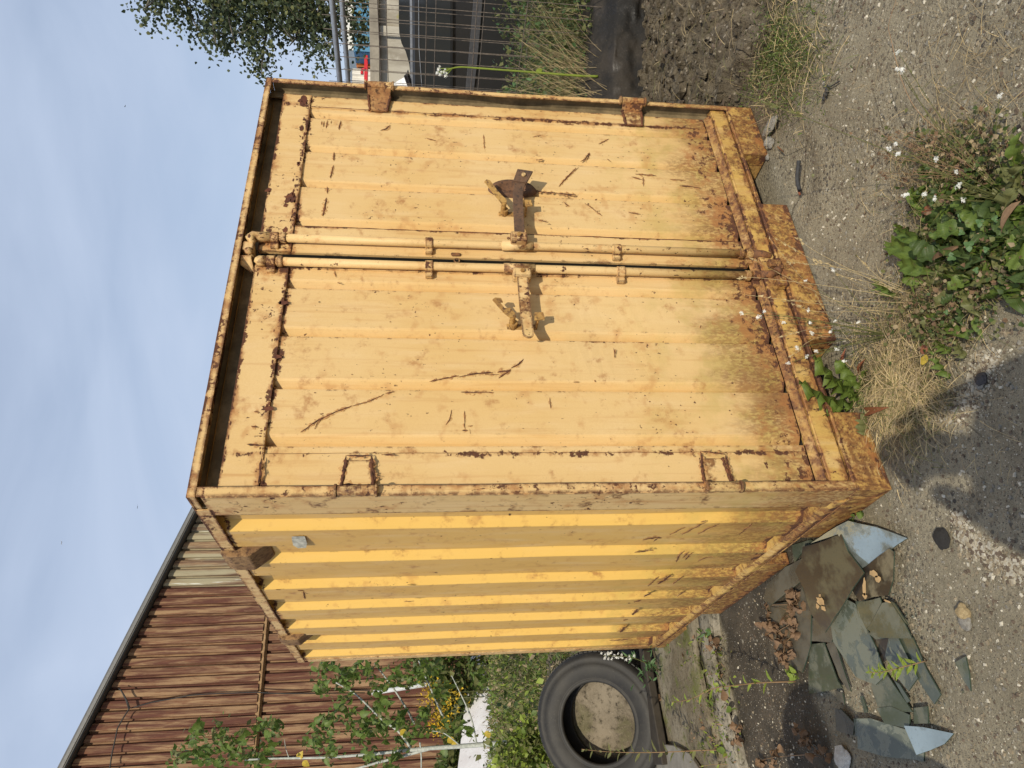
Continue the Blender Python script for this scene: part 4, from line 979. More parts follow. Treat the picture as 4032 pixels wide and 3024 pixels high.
def leafob(me, parent, M_, name='leaf'):
    o = bpy.data.objects.new(name, me); col.objects.link(o); o.parent = parent
    if parent: o.matrix_parent_inverse = parent_world(parent).inverted()
    o.matrix_basis = M_; return o
def V(*a): return Vector(a)
def rv(): return V(random.uniform(-1,1), random.uniform(-1,1), random.uniform(-1,1))
FAM = {}
def fam(mat_, kind, n=4, **k):
    key = (mat_, kind, tuple(sorted(k.items())))
    if key not in FAM: FAM[key] = [leafmesh('leaf', LM[mat_], kind, seed=i*3+1, bend=.15+.22*i/n, **k) for i in range(n)]
    return random.choice(FAM[key])
def gd(px, py, z=0.0): return (gnd(px, py, z)-CAM).dot(fwd)
def between(parent, p0, p1, mat_, kind, W, nrm=None, **k):     # a leaf from p0 to p1
    d = p1-p0; L = d.length; n_ = nrm or (V(0,0,1)+rv()*.35 - fwd*.3)
    return leafob(fam(mat_, kind, W=1., **k), parent, orient(p0, d, n_, L, W))
def stemline(parent, pts, r0, r1, mat_='stem', name='stem'):
    n = len(pts); b = MB(); b.tube(pts, [r0+(r1-r0)*i/(n-1) for i in range(n)], 6)
    return b.build(name, LM[mat_], parent, smooth=True)
def smoothpts(pts, k=5):
    out = []; n = len(pts)
    for i in range(n-1):
        p0, p1, p2, p3 = pts[max(i-1,0)], pts[i], pts[i+1], pts[min(i+2,n-1)]
        for j in range(k):
            t = j/k; out.append(.5*((2*p1)+(p2-p0)*t+(2*p0-5*p1+4*p2-p3)*t*t+(3*p1-p0-3*p2+p3)*t**3))
    out.append(pts[-1]); return out

# ---- foreground clump of broad-leaved weeds
oF = ((3400,500), .603)
def fz(x, y): return (oF[0][0]+x*.603, oF[0][1]+y*.603)
cl = thing('dock_plant', gnd(*fz(680,760)), 'large clump of broad green dock leaves on the concrete nearest the camera', 'weed')
LV = [((740,660),(420,715),62,'dock'),((430,770),(195,665),48,'dock'),((420,900),(120,745),72,'dock'),((660,640),(450,640),50,'dark'),((880,560),(550,465),70,'dock'),((950,560),(700,490),60,'dark'),((880,660),(620,550),62,'dock'),
      ((1100,720),(930,790),60,'dock'),((1140,880),(915,830),85,'dock'),((470,960),(215,885),62,'dock'),((400,1015),(240,1000),36,'dock'),((930,950),(620,1000),55,'olive'),((720,980),(540,1060),50,'dock'),((560,820),(340,860),60,'dark'),((1000,650),(830,640),60,'dark'),
      ((700,800),(560,900),55,'dark'),((640,720),(520,560),50,'dark'),((780,840),(900,720),60,'dark'),((760,560),(640,440),60,'dark'),((900,560),(1000,400),60,'olive'),((940,480),(1010,260),70,'olive'),((1050,300),(1000,40),70,'dock'),((1050,450),(930,190),50,'olive'),((620,900),(760,860),50,'dark'),((560,760),(660,840),60,'dark'),((820,740),(700,660),60,'dark'),((460,840),(300,760),60,'dark'),((990,830),(1120,640),70,'dark'),((1000,900),(1150,1000),70,'dark')]
for (p, q, w_, m_) in LV:
    h0 = random.uniform(.02,.05); h1 = random.uniform(.04,.12)
    between(cl, gnd(*fz(*p), h0), gnd(*fz(*q), h1), m_, 'dock', w_*.603/2815*2.0)
for i in range(210):
    x, y = random.gauss(740,190), random.gauss(700,200); q = random.random()*6.28; L = random.uniform(120,260)
    between(cl, gnd(*fz(x,y), random.uniform(0,.02)), gnd(*fz(x+L*math.cos(q), y+L*math.sin(q)), random.uniform(.01,.06)), random.choice(('dark','dock','dock','olive','olive')), random.choice(('dock','lobed','lobed','lance')), random.uniform(.010,.022))
for (p, q, w_) in (((650,770),(420,880),22),((1030,480),(880,700),26)):
    between(cl, gnd(*fz(*p), .07), gnd(*fz(*q), .08), 'brown', 'lance', w_*.603/2815*2)
lb = thing('sow_thistle', gnd(*fz(520,1200)), 'lobed dandelion like leaves at the lower edge of the big weed clump', 'weed')
for (p, q, w_, m_) in [((745,1030),(560,1085),75,'dock'),((500,1290),(700,1365),55,'dock'),((455,1440),(560,1650),42,'dock'),((600,1380),(665,1510),55,'olive'),((470,1390),(570,1470),45,'dock'),((60,990),(205,1100),50,'dock'),((560,1240),(400,1250),40,'dock'),((640,1080),(500,1150),40,'dark'),((420,1400),(330,1330),40,'olive'),((520,1200),(380,1150),30,'dark')]:
    between(lb, gnd(*fz(*p), .02), gnd(*fz(*q), random.uniform(.02,.07)), m_, 'lobed', w_*.603/2815*2.1)
for (p, q, w_, m_) in [((420,1455),(360,1450),30,'red'),((420,1530),(365,1510),35,'yellow'),((460,540),(370,560),30,'red'),((400,840),(350,860),22,'yellow')]:
    between(lb, gnd(*fz(*p), .03), gnd(*fz(*q), .04), m_, 'ovate', w_*.603/2815*2.1)
for (x, y, s_) in [(640,590,34),(690,775,42),(575,850,36),(760,625,34),(735,935,24),(640,690,26),(800,800,24),(540,1210,20),(860,600,26)]:
    c = gnd(*fz(x,y), .10); t = thing('clover', gnd(*fz(x,y), 0), {640:'small clover leaf rising beside the long upper dock leaf',690:'largest three part clover leaf in the middle of the dock clump',575:'clover leaf just below the brown withered blade', 760:'clover sprig right of the topmost clover leaf in the clump',735:'small clover sprig beside the ball of dead leaves',800:'clover sprig between the reddish stem and the largest clover leaf',540:'lowest clover sprig among the dry stems under the clump',860:'clover sprig nearest the brown stem at the right of the clump'}.get(x) if (x,y)!=(640,690) else 'clover sprig just above the largest clover leaf', 'clover', 'clover sprigs in the weed clump')
    stemline(t, [gnd(*fz(x+60,y+20), 0), c], .0012, .0009)
    a0_ = random.random()*6
    for k in range(3):
        q = a0_+k*2.094; dd = (rt*math.cos(q)+up*math.sin(q)*.8 + V(0,0,.1)); leafob(fam('clover','round',W=.42), t, orient(c, dd, -fwd+V(0,0,.6)+rv()*.2, s_*.603/2815*2.0))
# tangle of small leaves and dead stems under the clump
def leafcloud(name, m_list, n, fn, size, parent=None, kinds=('ovate',), label=None):
    # many small leaves in one mesh: nobody could count them
    vs = []; fs = []; mi = []
    pro = [[leaf_verts(k, L=1., W=w_, seed=i, bend=.3, segs=3) for i in range(3)] for k, w_ in kinds]
    for _ in range(n):
        p, ndir = fn(); v, f = random.choice(random.choice(pro)); s_ = random.uniform(*size)
        d = (rv() + ndir*.6); Mx = orient(p, d, rv()*.8+ndir, s_)
        b = len(vs); vs += [tuple(Mx @ Vector(q)) for q in v]; fs += [tuple(b+i for i in q) for q in f]; mi += [random.randrange(len(m_list))]*len(f)
    me = bpy.data.meshes.new(name); me.from_pydata(vs, [], fs)
    for m_ in m_list: me.materials.append(LM[m_])
    me.polygons.foreach_set('material_index', mi); me.polygons.foreach_set('use_smooth', [True]*len(fs))
    o = bpy.data.objects.new(name, me); col.objects.link(o); tag(o, kind='stuff')
    if parent: adopt(o, parent)
    return o
def blades(name, m_list, n, fn, width=.0016, parent=None, nseg=4):
    vs = []; fs = []; mi = []
    for _ in range(n):
        p, d, L, sag = fn(); p = Vector(p); d = Vector(d).normalized(); side_ = d.cross(rv()).normalized(); m_ = random.randrange(len(m_list)); b = len(vs)
        dr_ = rv(); dr_.z = 0
        for i in range(nseg+1):
            t = i/nseg; q = p + d*(L*t) + V(0,0,-sag*L*t*t) + dr_*(.12*L*t*t); w_ = width*(1-.75*t)
            vs += [tuple(q-side_*w_), tuple(q+side_*w_)]
        for i in range(nseg): fs.append((b+2*i, b+2*i+1, b+2*i+3, b+2*i+2)); mi.append(m_)
    me = bpy.data.meshes.new(name); me.from_pydata(vs, [], fs)
    for m_ in m_list: me.materials.append(LM[m_])
    me.polygons.foreach_set('material_index', mi)
    o = bpy.data.objects.new(name, me); col.objects.link(o); tag(o, kind='stuff')
    if parent: adopt(o, parent)
    return o
def fcl():
    x, y = random.gauss(720,210), random.gauss(760,230)
    if random.random() < .25: x, y = random.gauss(430,130), random.gauss(1270,100)
    if random.random() < .28: x, y = random.gauss(640,220), random.gauss(190,130)
    return gnd(*fz(x,y), abs(random.gauss(0,.035))), V(0,0,1)
leafcloud('undergrowth', ['olive','dark','olive','straw2','brown'], 4200, fcl, (.008,.020), kinds=(('ovate',.33),('round',.45)))
def fst():
    x, y = random.gauss(480,190), random.gauss(330,260)
    if random.random() < .5: x, y = random.gauss(420,160), random.gauss(1180,140)
    return gnd(*fz(x,y), random.uniform(0,.03)), V(random.gauss(0,1), random.gauss(0,.6), random.uniform(0,.9)), random.uniform(.04,.13), .35
blades('dead_stems', ['straw2','straw2','straw','olive','straw'], 1700, fst, .0009)
# ---- straw mat
oG = ((3200,1300), .603)
def gz(x, y): return (3200+x*.603, 1300+y*.603)
def fmat():
    q = random.random()*6.28; r_ = abs(random.gauss(0,1)); x = 540+175*r_*math.cos(q)+random.gauss(0,30); y = 370+240*r_*math.sin(q)
    p = gnd(*gz(x,y), random.uniform(.002,.035)); q = random.random()*6.28
    return p, V(math.cos(q), math.sin(q), random.uniform(-.1,.5)), random.uniform(.04,.13), .30
blades('straw_mat', ['straw','straw','straw2','straw2','olive'], 4600, fmat, .00125)
# arching dry stalks with feathery heads in front of the container
oH = ((2688,900), .6077)
def hz(x, y): return (2688+x*.6077, 900+y*.6077)
ST = [((1480,400),(1100,270),(680,215)),((1500,440),(1150,300),(840,200)),((1420,470),(1000,290),(600,60)),((1500,480),(1000,470),(560,470)),((1450,520),(900,540),(720,490)),((1400,520),(1000,500),(410,430)),((1480,460),(1000,380),(500,320),(380,320)),((1300,560),(900,440),(560,60)),((1420,430),(900,170),(740,60)),((1380,600),(900,640),(640,700)),((1450,560),(1000,470),(420,180)),((1250,700),(980,600),(860,420)),((1300,760),(900,700),(700,830)),((1250,1370),(1020,1430),(895,1500)),((1130,1330),(1040,1430),(1045,1520)),((1020,1150),(960,1080),(945,1010)),((1500,430),(1290,330),(1130,180)),((1550,440),(1300,370),(1000,300))]
for i, s_ in enumerate(ST):
    t = thing('dry_grass_stalk', gnd(*hz(*s_[0])), 'thin dry grass stalk arching up in front of the container sill', 'grass stalk', 'dry grass stalks arching in front of the container sill')
    g0 = gd(*hz(*s_[0])); pts = []
    for k, q in enumerate(s_): pts.append(dep(*hz(*q), (g0-.02)+ .10*k/len(s_)))
    pts[0] = gnd(*hz(*s_[0])); P_ = smoothpts(pts, 5); stemline(t, P_, .0010, .0004, 'straw')
    b = MB()
    for k in range(16):
        p = P_[-1].lerp(P_[-min(4,len(P_)-1)], random.random()**1.0*1.0); b.add([p, p+rv()*.006, p+(P_[-1]-P_[-3]).normalized()*random.uniform(.006,.014)+rv()*.006], [(0,1,2)])
    tag(b.build('seed_head', LM['straw'], t, recalc=False), kind='stuff')
# long stalks sweeping over the concrete on the right
o3 = ((2400,0), .7378)
def z3(x, y): return (2400+x*.7378, y*.7378)
for nm, lab, pts, m_, r0 in (('grass_stalk', 'long bristly grass stalk slanting up to the container corner', [(1830,800),(1560,835),(1450,790),(1200,690),(1000,610),(850,555),(690,505)], 'olive', .0016),
                     ('grass_stalk', 'long dark bare stalk curving over the concrete at the right', [(1900,850),(1830,760),(1650,600),(1560,430),(1500,200),(1490,130),(1530,0),(1560,-60)], 'rstem', .0015),
                     ('grass_stalk', 'pale straight straw crossing above the weed clump', [(1830,850),(2000,800),(2212,758),(2330,735)], 'straw', .0014)):
    t = thing(nm, gnd(*z3(*pts[0])), lab, 'grass stalk'); g0 = gd(*z3(*pts[0])); n = len(pts)
    P_ = smoothpts([dep(*z3(*q), g0 + .10*math.sin(k/n*1.5)) for k, q in enumerate(pts)], 5); stemline(t, P_, r0, .0006, m_)
    if 'bristly' in lab:
        b = MB()
        for k in range(60):
            i = random.randint(len(P_)-12, len(P_)-2); d = (P_[i+1]-P_[i]).normalized(); p = P_[i]
            b.add([p, p+(d+rv()*.25)*.035, p+(d*.5+rv()*.1)*.02+V(0,0,.0015)], [(0,1,2)])
        tag(b.build('seed_head', LM['olive'], t, recalc=False), kind='stuff')

# ---- hoary alyssum: white flower heads
def flowerhead():
    vs = []; fs = []
    for k in range(26):
        c = V(random.gauss(0,.42), random.gauss(0,.42), random.gauss(0,.30)); n_ = rv().normalized(); a_ = n_.orthogonal().normalized(); b_ = n_.cross(a_)
        for j in range(4):
            q = j*1.571+.3; d = a_*math.cos(q)+b_*math.sin(q); e_ = a_*math.cos(q+.8)+b_*math.sin(q+.8); b = len(vs)
            vs += [c, c+d*.30, c+(d+e_)*.26, c+e_*.24]; fs.append((b,b+1,b+2,b+3))
    me = bpy.data.meshes.new('flower_head'); me.from_pydata([tuple(v) for v in vs], [], fs); me.materials.append(LM['white']); return me
FH = [flowerhead() for _ in range(3)]
def alyssum(base, heads, label, z0, dfront):
    t = thing('white_flowered_weed', gnd(*base, 0), label, 'flowering weed'); g0 = gd(*base); root = gnd(*base, 0)
    for (px, py) in heads:
        p = dep(px, py, g0+dfront+random.uniform(-.04,.04)); mid = root.lerp(p, .5)+rv()*.015+V(0,0,.03)
        P_ = smoothpts([root, mid, p], 6); stemline(t, P_, .0013, .0006, 'olive')
        for k in range(10):
            q = random.uniform(.25,.95); i = int(q*(len(P_)-2)); d = (P_[i+1]-P_[i]).normalized()
            leafob(fam('olive','lance',W=.16), t, orient(P_[i], d*.9+rv()*.6, rv(), random.uniform(.007,.014)))
        leafob(random.choice(FH), t, Matrix.Translation(p) @ Matrix.Rotation(random.random()*6, 4, rv()) @ Matrix.Scale(random.uniform(.0062,.0085), 4), 'flower_head')
alyssum(hz(1350,690), [hz(*q) for q in ((795,338),(812,530),(495,573),(528,535),(655,607),(826,608),(958,667),(835,677),(865,793),(803,830),(683,872),(1138,605),(990,597),(998,780),(1045,857),(738,773),(977,265),(380,548))], 'white flowered weed spreading in front of the container sill', 0, -.02)
alyssum(fz(980,500), [fz(*q) for q in ((208,110),(475,210),(603,293),(622,378),(395,440),(465,470),(652,478),(165,140),(225,170),(280,440))] + [z3(1540,278), z3(1535,370), z3(1562,378), z3(2080,515)], 'white flowered weed growing out of the large foreground clump', 0, -.06)
# brown seed heads
t = thing('dried_seed_plant', gnd(*fz(700,260)), 'dried weed with brown seed heads above the foreground clump', 'weed'); root = gnd(*fz(760,330))
BH = None
for (x, y) in [(330,125),(440,60),(150,200),(130,300),(150,330),(230,30),(270,80),(330,290),(560,330),(110,180),(90,20),(160,60),(560,30),(640,120),(690,260),(720,330)]:
    p = dep(*fz(x,y), gd(*fz(760,330))-.02+random.uniform(-.03,.03)); stemline(t, smoothpts([root+rv()*.01, root.lerp(p,.5)+rv()*.02, p], 4), .0011, .0007, 'rstem')
    b = MB()
    for k in range(12):
        c = p+rv()*.006; b.add([c, c+rv()*.006, c+rv()*.006, c+rv()*.006], [(0,1,2),(0,2,3)])
    b.build('seed_head', LM['brown'], t, recalc=False)

# ---- hedge mustard rosette by the container corner
t = thing('lobed_weed', gnd(*hz(1120,1170)), 'bright green lobed weed growing against the container front sill', 'weed')
for (p, q, w_, m_) in [((1130,1130),(785,1025),44,'dock'),((1150,1080),(870,865),52,'dock'),((1140,1110),(950,950),48,'dock'),((1120,1170),(860,1215),34,'dock'),((1110,1200),(915,1395),30,'dock'),((1190,1170),(1170,1320),48,'olive'),((1130,1130),(1300,1110),36,'dock'),((1160,1060),(1010,870),46,'dock'),((1150,1120),(1060,1000),50,'dock'),((1130,1150),(1230,1050),40,'dock'),((1120,1150),(1230,1190),40,'dark'),((1170,1090),(1180,930),40,'dock')]:
    q = (p[0]+(q[0]-p[0])*1.12, p[1]+(q[1]-p[1])*1.12)
    between(t, gnd(*hz(*p), .012), dep(*hz(*q), gd(*hz(*p))-random.uniform(.04,.10)), m_, 'lobed', w_*.6077/2815*3.4)
for (p, q, w_) in [((1060,930),(1045,770),22),((1195,1185),(1320,1160),30),((1150,940),(1180,840),16)]:
    between(t, gnd(*hz(*p), .02), gnd(*hz(*q), .05), 'red', 'lance', w_*.6077/2815*2.6)

# ---- green grass and feathery weeds on the right
def frg():
    x = random.gauss(1230,290); y = random.gauss(560,330)
    return gnd(2600+x*.3617, y*.3617, .0), V(random.gauss(0,.7), random.gauss(0,.7), 1), random.uniform(.04,.14), .5
blades('green_grass', ['grass','grass','olive','straw'], 1500, frg, .0016)
def frs():
    x = random.gauss(1300,260); y = random.gauss(620,330)
    return gnd(2600+x*.3617, y*.3617, random.uniform(0,.05)), V(random.gauss(0,1), random.gauss(0,1), .25), random.uniform(.07,.22), .25
blades('dry_grass', ['straw','straw2'], 240, frs, .0011)
leafcloud('feathery_weeds', ['olive','dock','dark'], 2600, lambda: (gnd(2600+random.gauss(1180,270)*.3617, random.gauss(600,330)*.3617, abs(random.gauss(0,.035))), V(0,0,1)), (.008,.024), kinds=(('lance',.16),))
# sparse wisps over the soil bank and concrete
blades('wisps', ['straw','straw2','olive'], 150, lambda: (gnd(random.uniform(2560,2900), random.uniform(0,400), .18), V(random.gauss(0,1), random.gauss(0,1), .5), random.uniform(.06,.2), .4), .0009)
blades('wisps', ['straw','straw2'], 170, lambda: (gnd(random.uniform(3150,4030), random.uniform(0,900), .004), V(random.gauss(0,1), random.gauss(0,1), .12), random.uniform(.03,.11), .1), .0008)
def fwr(): x = random.gauss(3900,110); y = random.gauss(260,130); return gnd(x, y, .01), V(random.gauss(0,1), random.gauss(0,1), .3), random.uniform(.05,.14), .2
blades('wisps', ['straw','straw2'], 160, fwr, .0008)
blades('wisps', ['straw','straw2'], 45, lambda: (gnd(random.uniform(3700,4030), random.uniform(1560,1900), .004), V(random.gauss(0,1), random.gauss(0,1), .3), random.uniform(.03,.09), .2), .0008)

# ---- vegetation behind on the right
def veg(d0, d1, Y0, Y1, hfn, zb=0):
    d = random.uniform(d0, d1); y = random.uniform(Y0, Y1); q = dep(2000, y, d); hh = hfn(q, d); z = random.random()**.8*hh + zb
    return V(q.x, q.y, z), V(0,0,1)
hr = lambda q, d: max(.1, (.80 + .32*mn.noise(V(q.x*1.2, q.y*1.2, 0)) + .25*mn.noise(V(q.x*4, q.y*4, 5))) * sstep(4.9, 5.5, d))
leafcloud('scrub', ['olive','olive','dark','clover'], 11000, lambda: veg(5.10, 6.4, -500, 480, hr, .15), (.022,.058), kinds=(('ovate',.33),('lance',.12),('lance',.2)))
blades('scrub_stalks', ['straw2','olive','olive'], 1100, lambda: (lambda q: (V(q[0].x, q[0].y, .2), V(random.gauss(0,.28), random.gauss(0,.28), 1), random.uniform(.35,.90), .15))(veg(5.1, 6.2, -500, 480, hr)), .0018)
blades('scrub_stalks', ['straw2','straw'], 420, lambda: (lambda q: (V(q[0].x, q[0].y, .15), V(.25*rt.x+random.gauss(0,.2), .25*rt.y+random.gauss(0,.2), 1)-rt*random.uniform(-.2,.6), random.uniform(.6,1.15), .25))(veg(5.0, 5.7, 230, 480, hr)), .0018)
t = thing('tall_weed', dep(2280, 300, 5.2), 'tall green stemmed weed with a white bud in front of the dark van', 'weed')
P_ = smoothpts([dep(1200+q[0]*.6076, q[1]*.6076, 5.1) for q in ((1900,495),(1760,490),(1500,470),(1300,455),(1100,440),(1000,435),(930,450))], 4)
stemline(t, P_, .009, .005, 'bright')
for q in ((870,445),(905,465),(880,480),(915,490),(860,470)):
    p = dep(1200+q[0]*.6076, q[1]*.6076, 5.1); stemline(t, [P_[-3], p], .004, .003, 'bright'); leafob(FH[0], t, Matrix.Translation(p) @ Matrix.Scale(.018, 4), 'flower_head')
leafob(fam('bright','ovate',W=.3), t, orient(P_[8], V(.2,0,-1)+rt*.5, -fwd, .06))
# ---- vegetation behind on the left
hl = lambda q, d: max(.10, min(.62 + .28*mn.noise(V(q.x*1.3, q.y*1.3, 3)), 1.58-.103*d) + .14*mn.noise(V(q.x*4, q.y*4, 5)))
leafcloud('nettles', ['dock','olive','bright','dark','olive','straw2'], 15000, lambda: veg(5.8, 13.4, 2480, 3250, hl), (.025,.085), kinds=(('ovate',.30),('lance',.14),('lance',.10)))
leafcloud('nettles_at_sapling_foot', ['dock','olive','bright'], 1500, lambda: (dep(random.gauss(2080,60), random.gauss(2945,50), random.uniform(6.15,6.5)), V(0,0,1)), (.03,.08), kinds=(('ovate',.30),))
blades('nettle_grass', ['olive','olive','straw','bright','grass'], 9500, lambda: (lambda q: (V(q[0].x, q[0].y, .02), V(random.gauss(0,.4), random.gauss(0,.4), 1), random.uniform(.25,.70), .35))(veg(5.7, 12.5, 2480, 3250, hl)), .0040)
blades('dry_grass', ['straw2','straw','straw'], 700, lambda: (lambda q: (V(q.x, q.y, .1), V(random.gauss(0,.6), random.gauss(0,.6), 1), random.uniform(.1,.3), .5))(dep(2000, random.uniform(2500,2660), random.uniform(5.2,6.2))), .003)
leafcloud('wall_foot_weeds', ['olive','sap','dark','olive'], 5200, lambda: veg(14.4, 15.6, 2480, 3300, lambda q, d: 1.35+.9*mn.noise(V(q.x*.6, q.y*.6, 2))), (.10,.22), kinds=(('ovate',.33),('lance',.16)))
for i, (X_, Y_, sz) in enumerate(((1700,2730,.30),(1770,2750,.34),(1730,2810,.30),(1720,2860,.22))):
    c = dep(X_, Y_, 14.2); t = thing('goldenrod', V(c.x, c.y, 0), ['highest yellow goldenrod spray at the foot of the rusty shed','lower right yellow goldenrod spray just above the white wedge','yellow goldenrod spray in the middle of its clump by the shed','small leftmost yellow goldenrod spray beside the sapling trunk'][i], 'flowering weed', 'yellow goldenrod by the shed')
    stemline(t, [V(c.x, c.y, 0), c], .012, .008, 'olive'); b = MB()
    for k in range(150):
        p = c + V(random.gauss(0,sz*.5), random.gauss(0,sz*.3), random.gauss(0,sz*.4)); b.add([p, p+rv()*.05, p+rv()*.05], [(0,1,2)])
    b.build('flower_head', LM['gold'], t, recalc=False)['kind'] = 'stuff'
# ---- elder sapling
dS = 6.6; oE = ((1100,2400), .5425)
def ez(x, y, d=dS): return dep(1100+x*.5425, 2400+y*.5425, d)
BK = simple('pale grey bark', (.40,.42,.38), .7, 0, .2, 40)
sp = thing('elder_sapling', V(ez(1760,960).x, ez(1760,960).y, 0), 'young tree with pale grey stems and broad green leaves before the rusty shed', 'tree')
foot = ez(1640,968); foot2 = V(foot.x, foot.y+.05, 0)
for nm, pts, r0, r1 in (('trunk', [foot2, ez(1640,968), ez(1350,990), ez(1110,1005), ez(950,1020)], .025, .016), ('branch', [ez(950,1020), ez(760,1040), ez(600,1055), ez(300,1075), ez(0,1080), ez(-250,1090)], .015, .008),
                        ('branch', [ez(1110,1005), ez(900,1062), ez(700,1115), ez(540,1160)], .015, .009), ('branch', [ez(950,1000), ez(870,890), ez(730,785), ez(560,620), ez(410,530)], .013, .006),
                        ('branch', [ez(980,830,6.9), ez(930,730,6.9), ez(820,560,6.9), ez(690,390,6.9)], .012, .006), ('branch', [ez(1190,780,7.1), ez(1110,600,7.1), ez(1010,370,7.1)], .012, .006), ('branch', [ez(1430,965), ez(1390,780), ez(1310,600), ez(1250,480)], .009, .004),
                        ('branch', [ez(70,1078), ez(45,1000), ez(38,940)], .004, .002), ('branch', [ez(1310,985), ez(1200,900), ez(1100,880)], .007, .003), ('branch', [ez(1020,965), ez(1030,1060), ez(1030,1150)], .008, .006)):
    P_ = smoothpts(pts, 4); b = MB(); n = len(P_); b.tube(P_, [r0+(r1-r0)*i/(n-1) for i in range(n)], 8); b.build(nm, BK, sp, smooth=True)
cls = [(340,420,100,14),(480,480,80,9),(300,560,50,6),(620,420,80,9),(700,570,60,7),(850,470,90,10),(940,500,60,7),(1050,410,70,8),(1130,430,60,6),(1400,440,50,4),(1450,530,50,4),(330,850,120,16),(450,740,80,10),(620,800,100,12),(720,700,60,8),(750,850,70,8),(870,820,60,6),(1000,880,60,5),(350,1040,80,9),(640,1060,70,8),(880,980,60,6),(780,1120,70,7),(560,900,80,8),(250,960,60,6),(1160,850,80,6),(1300,860,60,5),(1150,600,60,6),(1040,760,50,5)]
o1r = ((200,1900), .6776)
cls += [((200+x*.6776-1100)/.5425, (1900+y*.6776-2400)/.5425, r_*1.25, n) for x, y, r_, n in [(840,1440,50,7),(870,1560,100,16),(740,1600,50,6),(1000,1480,75,10),(1080,1560,90,14),(1230,1430,60,7),(1290,1440,45,6),(1230,1560,70,8),(1160,1620,50,6),(950,1640,80,8),(1700,1190,60,6)]]
for (x, y, r_, n) in cls:
    for k in range(int(n*1.15)):
        p = ez(x+random.gauss(0,r_*.5), y+random.gauss(0,r_*.5), dS+random.uniform(-.25,.3)); d = V(random.gauss(0,.5), random.gauss(0,.5), -.75) + rt*random.uniform(-.8,.6)
        leafob(fam('sap','ovate',W=.27,fold=.55), sp, orient(p, d, -fwd*.4+V(0,0,.6)+rv()*1.1, random.uniform(.07,.12)))
leafcloud('small_leaves', ['sap','sap','olive'], 1500, lambda: (lambda c: (ez(c[0]+random.gauss(0,c[2]*.6), c[1]+random.gauss(0,c[2]*.6), dS+random.uniform(-.3,.4)), V(0,0,-.7)))(random.choice(cls)), (.045,.085), parent=sp, kinds=(('ovate',.27),))
for (x, y) in ((1230,925),(1250,975),(880,875),(140,1085),(1500,880),(170,1100)):
    p = ez(x, y); leafob(fam('yellow','ovate',W=.36), sp, orient(p, V(0,0,-.4)+rt*random.uniform(-1,1), -fwd+rv()*.4, .085))

# ---- poplar at the upper right
tr_ = thing('poplar_tree', V(dep(1300,-700,12.5).x, dep(1300,-700,12.5).y, 0), 'grey green leafy tree hanging over the fence at the upper right', 'tree')
tb = dep(2000,-700,12.5); P_ = [V(tb.x,tb.y,0), dep(1500,-700,12.5), dep(1100,-650,12.5), dep(700,-600,12.5)]
b = MB(); b.tube(smoothpts(P_,4), [.17-.11*i/12 for i in range(13)], 10); b.build('trunk', simple('poplar bark', (.12,.11,.09), .9), tr_, smooth=True)
lim = [[(1250,-680),(1150,-300),(1080,0),(1040,180),(1030,290)],[(1350,-680),(1300,-300),(1260,0),(1230,210)],[(1100,-650),(980,-300),(900,0),(930,190)],[(950,-620),(800,-350),(720,-60),(780,120)],[(800,-600),(680,-300),(600,-40),(570,40)],[(1250,-680),(1200,-200),(1180,100),(1140,180)],[(1000,-620),(860,-200),(840,60),(850,170)],[(1400,-680),(1380,-300),(1350,0),(1340,140)]]
limp = []
for l in lim:
    P_ = smoothpts([dep(x, y, 12.5+random.uniform(-.6,.6)-.4*i/4) for i, (x, y) in enumerate(l)], 5); limp.append(P_)
    b = MB(); n = len(P_); b.tube(P_, [.05-.042*i/(n-1) for i in range(n)], 6); b.build('limb', simple('poplar bark', (.12,.11,.09), .9), tr_, smooth=True)
OUT = [(550,5),(585,70),(620,55),(665,30),(690,70),(700,125),(740,150),(780,140),(810,190),(850,200),(880,160),(930,215),(960,165),(985,195),(1000,230),(1020,280),(1045,295),(1060,260),(1080,190),(1120,170),(1150,120),(1180,150),(1210,235),(1240,190),(1270,235),(1300,220),(1360,190),(1400,200),(1450,150)]
def ymax(X):
    for i in range(len(OUT)-1):
        if OUT[i][0] <= X <= OUT[i+1][0]:
            t = (X-OUT[i][0])/(OUT[i+1][0]-OUT[i][0]); return OUT[i][1]+t*(OUT[i+1][1]-OUT[i][1])
    return -80 if X < 550 else 120
clumps = []
while len(clumps) < 420:
    X = random.uniform(380, 1440); Y = random.uniform(-1100, 235) if random.random() < .45 else random.uniform(-250, 235)
    if Y > ymax(X)-18: continue
    if X < 560 and Y > -90-(560-X)*1.2: continue
    if X > 1300 and random.random() < .5: continue
    dd = random.uniform(11.7, 13.3)
    if mn.noise(V(X*.011, Y*.011, dd*.6)) < -.12: continue
    clumps.append(dep(X, Y, dd))
for X, Y in ((1043,290),(1012,262),(1035,235),(985,215),(1275,228),(1225,225),(560,30),(590,62)): clumps += [dep(X, Y-6, 12.2)]*1
for cp in clumps:
    pass
def ftree():
    c = random.choice(clumps); return c + V(random.gauss(0,.13), random.gauss(0,.18), random.gauss(0,.12)), V(0,0,-.5)
leafcloud('crown', ['poplar','poplar','poplar','olive','poplar'], 24000, ftree, (.05,.09), parent=tr_, kinds=(('poplar',.40),('round',.45)))
b = MB()
for cp in clumps:
    j = min((q for l in limp for q in l), key=lambda q: (q-cp).length)
    if (j-cp).length < 2.2: b.tube([j, j.lerp(cp,.55)+rv()*.06, cp], [.010,.007,.004], 4, caps=False)
tag(b.build('twigs', simple('poplar twig', (.13,.12,.09), .9), tr_, recalc=False), kind='stuff')

